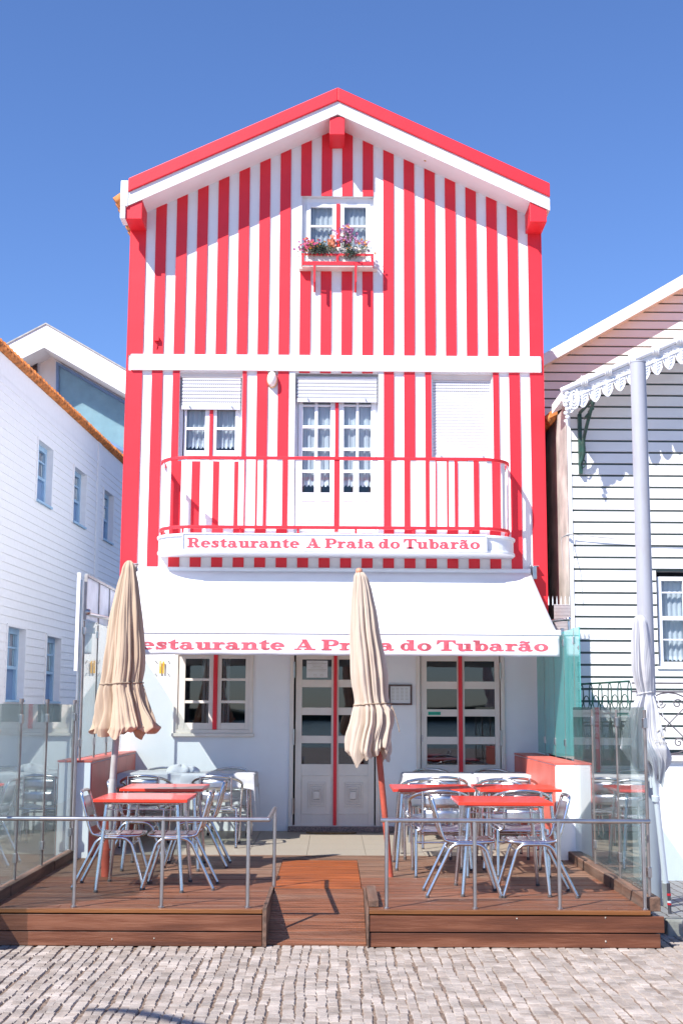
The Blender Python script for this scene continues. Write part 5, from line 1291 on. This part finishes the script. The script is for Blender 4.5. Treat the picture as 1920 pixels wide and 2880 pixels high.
mb = boards(xA0, xA1, 4.5, lambda q: slA(q)+.05, YA, .1428, .025, 1.3); mb.build("wall", ["siding_cream", "groove_green"], rh)
bA = [pz_(1460, 1038, YA-.25), pz_(1990, 731, YA-.25), pz_(1990, 768, YA-.25), pz_(1460, 1066, YA-.25)]
mb = MB(); mb.prism_y(bA, YA-.25, YA-.2); mb.build("bargeboard", "siding_white", rh)
mb = MB(); mb.prism_y([(bA[3][0], bA[3][1]-.0), (bA[2][0], bA[2][1]-.0), (bA[2][0], bA[2][1]+.2), (bA[3][0], bA[3][1]+.2)], YA-.2, YA+8); mb.build("roof", "siding_cream", rh)
# front block B
xB0 = FX(1601, 1600, YBq)
p1, p2 = pz_(1602, 1128, YBq), pz_(1920, 985, YBq); slB = lambda q: p1[1]+(q-p1[0])*((p2[1]-p1[1])/(p2[0]-p1[0]))
fb = thing("boarded_annex", "white boarded front wing with dark green grooves beside the striped house", "house", (4, YBq, 0))
hw = (FX(1847, 1740, YBq), FX(2010, 1740, YBq), FZ(1873, 1870, YBq), FZ(1607, 1870, YBq))
mb = boards(xB0+.045, 8, 0, slB, YBq, .1428, .026, 1.3-.045, [hw]); mb.build("wall", ["siding_cream", "groove_green"], fb)
mb = MB(); mb.box(xB0, xB0+.045, YBq-.012, YBq+.03, 0, slB(xB0)); mb.build("corner_board", "siding_white", fb)
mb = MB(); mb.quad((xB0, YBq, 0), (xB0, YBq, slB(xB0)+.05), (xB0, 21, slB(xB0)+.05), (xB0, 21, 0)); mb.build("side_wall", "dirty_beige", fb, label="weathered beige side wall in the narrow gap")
mb = MB(); s0 = slB(xB0)
ov = .10
mb.prism_y([(xB0-ov, s0-.02-ov*.3), (8, slB(8)+.0), (8, slB(8)+.06), (xB0-ov, s0+.06-ov*.3)], YBq+.62, YA-.26); mb.prism_y([(xB0, s0-.02), (8, slB(8)), (8, slB(8)+.06), (xB0, s0+.06)], YBq+.3, YBq+.619); mb.build("roof", "roof_tile", fb)
mb = MB()
for k in range(12): yy = 16.2+k*.3; mb.tube([(xB0-ov-.03, yy, s0-.05-ov*.3), (xB0+.1, yy, s0+.12)], [.07, .05], 10)
mb.build("eave_tiles", "roof_tile", fb)
wn = MB(); d = .13
wn.quad((hw[0], YBq, hw[2]), (hw[0], YBq, hw[3]), (hw[0], YBq+d, hw[3]), (hw[0], YBq+d, hw[2])); wn.quad((hw[0], YBq, hw[3]), (hw[1], YBq, hw[3]), (hw[1], YBq+d, hw[3]), (hw[0], YBq+d, hw[3])); wn.quad((hw[1], YBq, hw[2]), (hw[1], YBq+d, hw[2]), (hw[1], YBq+d, hw[3]), (hw[1], YBq, hw[3]))
wn = wn.build("window", "grey_pole", fb)
mb = MB(); frame(mb, hw[0]+.02, hw[1]-.02, hw[2], hw[3]-.06, .05, YBq+.04, YBq+.1); zc_ = (hw[2]+hw[3])/2; mb.box(hw[0]+.07, hw[1]-.07, YBq+.035, YBq+.1, zc_-.02, zc_+.03)
xm_ = (hw[0]+hw[1])/2; mb.box(xm_-.02, xm_+.02, YBq+.045, YBq+.09, hw[2]+.05, zc_-.02); mb.box(xm_-.02, xm_+.02, YBq+.045, YBq+.09, zc_+.03, hw[3]-.11)
for q in (.27, .77): zz = hw[2]+(hw[3]-hw[2])*q; mb.box(hw[0]+.07, xm_-.02, YBq+.05, YBq+.085, zz, zz+.018); mb.box(xm_+.02, hw[1]-.07, YBq+.05, YBq+.085, zz, zz+.018)
mb.build("sash", "white_paint", wn, bevel=.003)
mb = MB(); mb.quad((hw[0]+.05, YBq+.07, hw[2]+.03), (hw[1]-.05, YBq+.07, hw[2]+.03), (hw[1]-.05, YBq+.07, hw[3]-.08), (hw[0]+.05, YBq+.07, hw[3]-.08)); mb.build("glass", "window_glass", wn)
curtain(wn, hw[0]+.07, hw[1]-.07, hw[2]+.06, hw[3]-.1, YBq+.13, 9, .06, .012, seed=77)
mb = MB(); mb.box(hw[0]-.02, hw[1]+.02, YBq-.02, YBq+.1, hw[2]-.035, hw[2]-.001); mb.build("sill", "white_paint", wn)
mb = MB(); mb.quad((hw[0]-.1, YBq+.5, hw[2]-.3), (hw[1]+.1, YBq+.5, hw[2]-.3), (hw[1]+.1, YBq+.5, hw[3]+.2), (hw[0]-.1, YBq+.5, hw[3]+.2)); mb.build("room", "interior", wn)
# ---- ornate canopy
YC = 14.95
c0, c1_ = pz_(1576, 1092, YC), pz_(1920, 942, YC); kS = (c1_[1]-c0[1])/(c1_[0]-c0[0])
cl = lambda q: c0[1]+(q-c0[0])*kS
cano = thing("ornate_canopy", "sloping white canopy edged with pressed metal lace and leaf pendants", "canopy", (c0[0], YC, c0[1]))
xe = 5.2
mb = MB(); mb.prism_y([(c0[0]+.03, cl(c0[0]+.03)-.13), (xe, cl(xe)-.13), (xe, cl(xe)-.02), (c0[0]+.03, cl(c0[0]+.03)-.02)], YC+.03, YBq+.28); mb.build("roof", "siding_cream", cano)
mb = MB(); mb.tube([(c0[0], YC-.02, cl(c0[0])-.035), (xe, YC-.02, cl(xe)-.035)], .034, 14)
for dz, rr_ in ((-.08, .012), (-.10, .008), (-.155, .008), (-.17, .010)): mb.tube([(c0[0]+.02, YC-.005, cl(c0[0])+dz), (xe, YC-.005, cl(xe)+dz)], rr_, 8)
mb.prism_y([(c0[0]+.02, cl(c0[0]+.02)-.20), (xe, cl(xe)-.20), (xe, cl(xe)-.03), (c0[0]+.02, cl(c0[0]+.02)-.03)], YC, YC+.012)
mb.build("gutter_mould", "white_paint", cano)
mb = MB(); x = c0[0]+.03; stp = .148
orn = MB(); i = 0
while x < xe-.05:
    z = cl(x+stp/2)-.19; cxp = x+stp/2
    # leaf pendant: flat shape with rim and raised veins
    outl = [(-.5, .10), (-.5, -.25), (-.42, -.5), (-.30, -.78), (-.05, -1.0), (.15, -.95), (.38, -.62), (.5, -.32), (.5, .28)]
    pts_ = [(cxp+a*stp*.93, z+b*.155) for a, b in outl]
    mb.prism_y(pts_, YC-.002, YC+.006)
    rim = [(a, YC-.008, b) for a, b in pts_[1:-1]]; mb.tube(rim, .007, 6, smoothpath=1)
    for sgn in (-1, 1):
        for q in range(3): mb.tube([(cxp, YC-.008, z-.03-.035*q), (cxp+sgn*stp*(.30-.05*q), YC-.01, z+.005-.035*q)], .005, 5)
    mb.tube([(cxp, YC-.01, z+.02), (cxp-.002, YC-.012, z-.125)], .006, 6)
    mb.sphere((x, YC-.012, z-.02), .016, 8, 6)
    for q in range(2): mb.tube([(cxp-.035+q*.07+.022*math.cos(t), YC-.008, cl(cxp-.035+q*.07)-.128+.012*math.sin(t)) for t in [k_*.785 for k_ in range(8)]], .0045, 5, closed=True)
    x += stp; i += 1
x = c0[0]+.28
while x < xe:
    for q in range(4): mb.tube([(x-.036+q*.02, YC-.022+.042*math.cos(t), cl(x)-.04+.055*math.sin(t)) for t in [k_*.785 for k_ in range(8)]], .010, 6, closed=True)
    x += .285
mb.build("lace_trim", "white_paint", cano)
mb = MB(); ex = c0[0]+.03; ez = cl(ex)
for q in range(9): mb.sphere((ex+.02+.018*(q % 2), YC-.02, ez-.03-q*.048), .034-.001*q, 10, 7, (1, .6, .8))
mb.tube([(ex+.03, YC-.02, ez-.42), (ex+.04, YC-.02, ez-.50)], [.022, .003], 8)
for R_ in (.10, .07, .04): mb.tube([(ex+.12+R_*.6*math.cos(t), YC-.015, ez-.14+R_*1.3*math.sin(t)) for t in [k_*.5236 for k_ in range(12)]], .012, 6, closed=True)
mb.build("end_ornament", "white_paint", cano)
# green bracket on wall B
YG = YBq-.04
gb = thing("iron_bracket", "rusty green iron bracket holding the canopy on the boarded wall", "bracket", (FX(1636, 1240, YG), YG, FZ(1335, 1640, YG)))
bxm = FX(1630, 1250, YG)
mb = MB(); mb.box(bxm-.02, bxm+.02, YG-.03, YG+.035, FZ(1333, 1640, YG), FZ(1165, 1640, YG)); mb.build("back_plate", "green_iron", gb)
mb = MB(); zz = FZ(1165, 1640, YG)
mb.tube([(bxm, YG-.03, zz-.62), (bxm+.03, YG-.10, zz-.50), (bxm+.01, YG-.14, zz-.36), (bxm+.03, YG-.25, zz-.22), (bxm+.06, YG-.38, zz-.05), (bxm+.08, YG-.5, zz+.06)], .022, 8, smoothpath=2)
mb.tube([(bxm+.05+.06*math.cos(t)*(1-t/14), YG-.3+.10*math.sin(t)*(1-t/14), zz-.06+.06*math.cos(t)) for t in [k_*.5 for k_ in range(16)]], .014, 6)
mb.tube([(bxm, YG-.03, zz+.01), (bxm+.08, YG-.5, zz+.08)], .02, 8)
mb.tube([(bxm+.02+.03*math.cos(t), YG-.05, zz-.62+.05*math.sin(t)) for t in [k_*.6 for k_ in range(11)]], .008, 6); mb.build("scroll", "green_iron", gb)
# wires
mb = MB()
for dz in (0, .03): mb.tube([tuple(P(1577, 1512, YBq-.3)), tuple(P(1600, 1504-dz*100, YBq-.05)), tuple(P(1630, 1506, YBq-.05)), tuple(P(1780, 1517+dz*150, YBq-.05)), tuple(P(1930, 1522+dz*100, YBq-.05))], .004, 5, smoothpath=1)
mb.tube([tuple(P(1577, 1512, YBq-.3)), tuple(P(1580, 1560, YBq-.3)), tuple(P(1583, 1600, YBq-.3))], .003, 5)
mb.sphere(tuple(P(1596, 1504, YBq-.06)), .02); mb.build("cable", "grey_pole", label="thin loose cables strung across the boarded wall", cat="cable")
# green iron porch railing
gr = thing("green_railing", "dark green iron railing with looped ovals in front of the boarded wall", "railing", (3.0, 14.3, 1.0))
YQ = 14.2
ga, gb_ = P(1634, 1924, YQ+.6), P(1768, 1916, YQ-.2)
mb = MB(); L0 = Vector((ga.x, ga.y, ga.z)); L1 = Vector((gb_.x, gb_.y, gb_.z)); 
tz = L0.z
mb.tube([L0, L1], .011, 8); low = Vector((0, 0, -.95)); mb.tube([L0+low, L1+low], .014, 8); mb.tube([L0+low*.45, L1+low*.45], .008, 8); mb.build("rails", "green_iron", gr)
mb = MB(); n_ = 6
for i in range(n_):
    c_ = L0.lerp(L1, i/(n_-1)); d = (L1-L0)/(n_-1)
    for zc_, hh, ww in ((-.125, .12, .34), (-.62, .22, .34)):
        mb.tube([c_+d*ww*.55*math.cos(t)+Vector((0, 0, zc_+hh*math.sin(t))) for t in [k_*.4488 for k_ in range(14)]], .0065, 6, closed=True)
    if i < n_-1:
        c2 = c_+d*.5
        for zc_, hh in ((-.21, .075), (-.70, .15)): mb.tube([c2+d*.3*math.cos(t)+Vector((0, 0, zc_+hh*math.sin(t))) for t in [k_*.4488 for k_ in range(14)]], .006, 6, closed=True)
    mb.tube([c_+Vector((0, 0, -.24)), c_+Vector((0, 0, -.95))], .009, 6)
mb.build("loops", "green_iron", gr)
# garden wall with grille
gw = thing("garden_wall", "white rendered garden wall with a narrow ledge at the right edge", "wall", (3.5, 12.9, 0))
xw0 = P(1792, 2300, 12.9).x
mb = MB(); mb.box(xw0, 9, 12.9, 13.15, .0, FZ(2142, 1890, 12.9)); mb.build("body", "white_render", gw)
mb = MB(); mb.box(xw0-.02, 9, 12.86, 13.19, FZ(2141, 1890, 12.9), FZ(2126, 1890, 12.9)); mb.build("coping", "siding_cream", gw, bevel=.006)
ig = thing("scroll_grille", "thin dark iron grille with circles and scrolls on the white garden wall", "grille", (P(1880, 2034, 13.0).x, 13.0, FZ(2126, 1890, 12.9)))
cg = P(1881, 2034, 13.0); Rg = .30
def spiral(c, r0, a0, turns, sg=1):
    return [(c[0]+r0*(1-t/turns*.85)*math.cos(a0+sg*t*6.283), 13.0, c[1]+r0*(1-t/turns*.85)*math.sin(a0+sg*t*6.283)) for t in [turns*k_/26 for k_ in range(27)]]
for m_ in range(2):
    cx_ = cg.x+m_*(2*Rg+.02); mb = MB()
    mb.tube([(cx_+Rg*math.cos(t), 13.0, cg.z+Rg*math.sin(t)) for t in [k_*.2618 for k_ in range(24)]], .007, 6, closed=True)
    for s_ in (-1, 1): mb.tube([(cx_-Rg*.7, 13.0, cg.z-s_*Rg*.7), (cx_+Rg*.7, 13.0, cg.z+s_*Rg*.7)], .006, 6)
    for qx in (-1, 1):
        for qz in (-1, 1):
            mb.tube(spiral((cx_+qx*.085, cg.z+qz*.19), .05, 0, 1.4, qx), .006, 6); mb.tube(spiral((cx_+qx*.21, cg.z+qz*.075), .05, 1.5, 1.4, -qx), .006, 6)
    mb.build("scrollwork", "dark_iron", ig)
mb = MB(); zt_ = cg.z+Rg+.008
for z in (zt_, zt_+.085, cg.z-Rg-.008): mb.tube([(xw0, 13.0, z), (8, 13.0, z)], .008, 6)
for k_ in range(7): mb.tube([(cg.x-Rg-.01+k_*(2*Rg+.02), 13.0, cg.z-Rg-.06), (cg.x-Rg-.01+k_*(2*Rg+.02), 13.0, zt_+.085)], .009, 6)
mb.build("rails", "dark_iron", ig)

# ================================================================ ADDED SHADOW CASTER, unseen; its arm throws the curved shadow on the setts
hz_ = 5.0; off = Vector((SUNDIR.x, SUNDIR.y, 0))*(hz_/-SUNDIR.z)
arc_ = [G(x_, y_, 0)-off+Vector((0, 0, hz_)) for x_, y_ in ((225, 2842), (281, 2838), (357, 2842), (434, 2854), (497, 2868), (560, 2884))]
base = Vector((-3.2, 3.4, 0))
sl = thing("shadow_caster", "added unseen pole with a curved arm, shaped to throw the bent shadow at the bottom", "shadow caster", base)
mb = MB(); mb.tube([base, base+Vector((0, 0, 2.5)), base+Vector((0, 0, hz_))], [.06, .05, .04], 16); mb.tube([base, base+Vector((0, 0, .5))], [.10, .07], 16); mb.build("pole", "dark_iron", sl)
mb = MB(); mb.tube([base+Vector((0, 0, hz_-.02))]+arc_[::-1], [.04, .042, .045, .05, .045, .035, .015], 12, smoothpath=2); mb.build("arm", "dark_iron", sl)

# folded white cloths lying on the left cloth table
mb = MB(); rr0 = random.Random(6)
def lump(u, v):
    th = u*2*math.pi; r_ = math.sin(v*math.pi/2)*(1+.18*math.sin(3*th+1)+.1*math.sin(7*th+v*4)); return (-1.72+.19*r_*math.cos(th), 15.05+.10*r_*math.sin(th), DK+.745+.075*math.cos(v*math.pi/2)*(1+.2*math.sin(5*th)))
mb.grid(lump, 40, 10); mb.build("folded_cloth", "white_cloth", label="crumpled white cloth bundle lying on the left cloth table", cat="cloth")
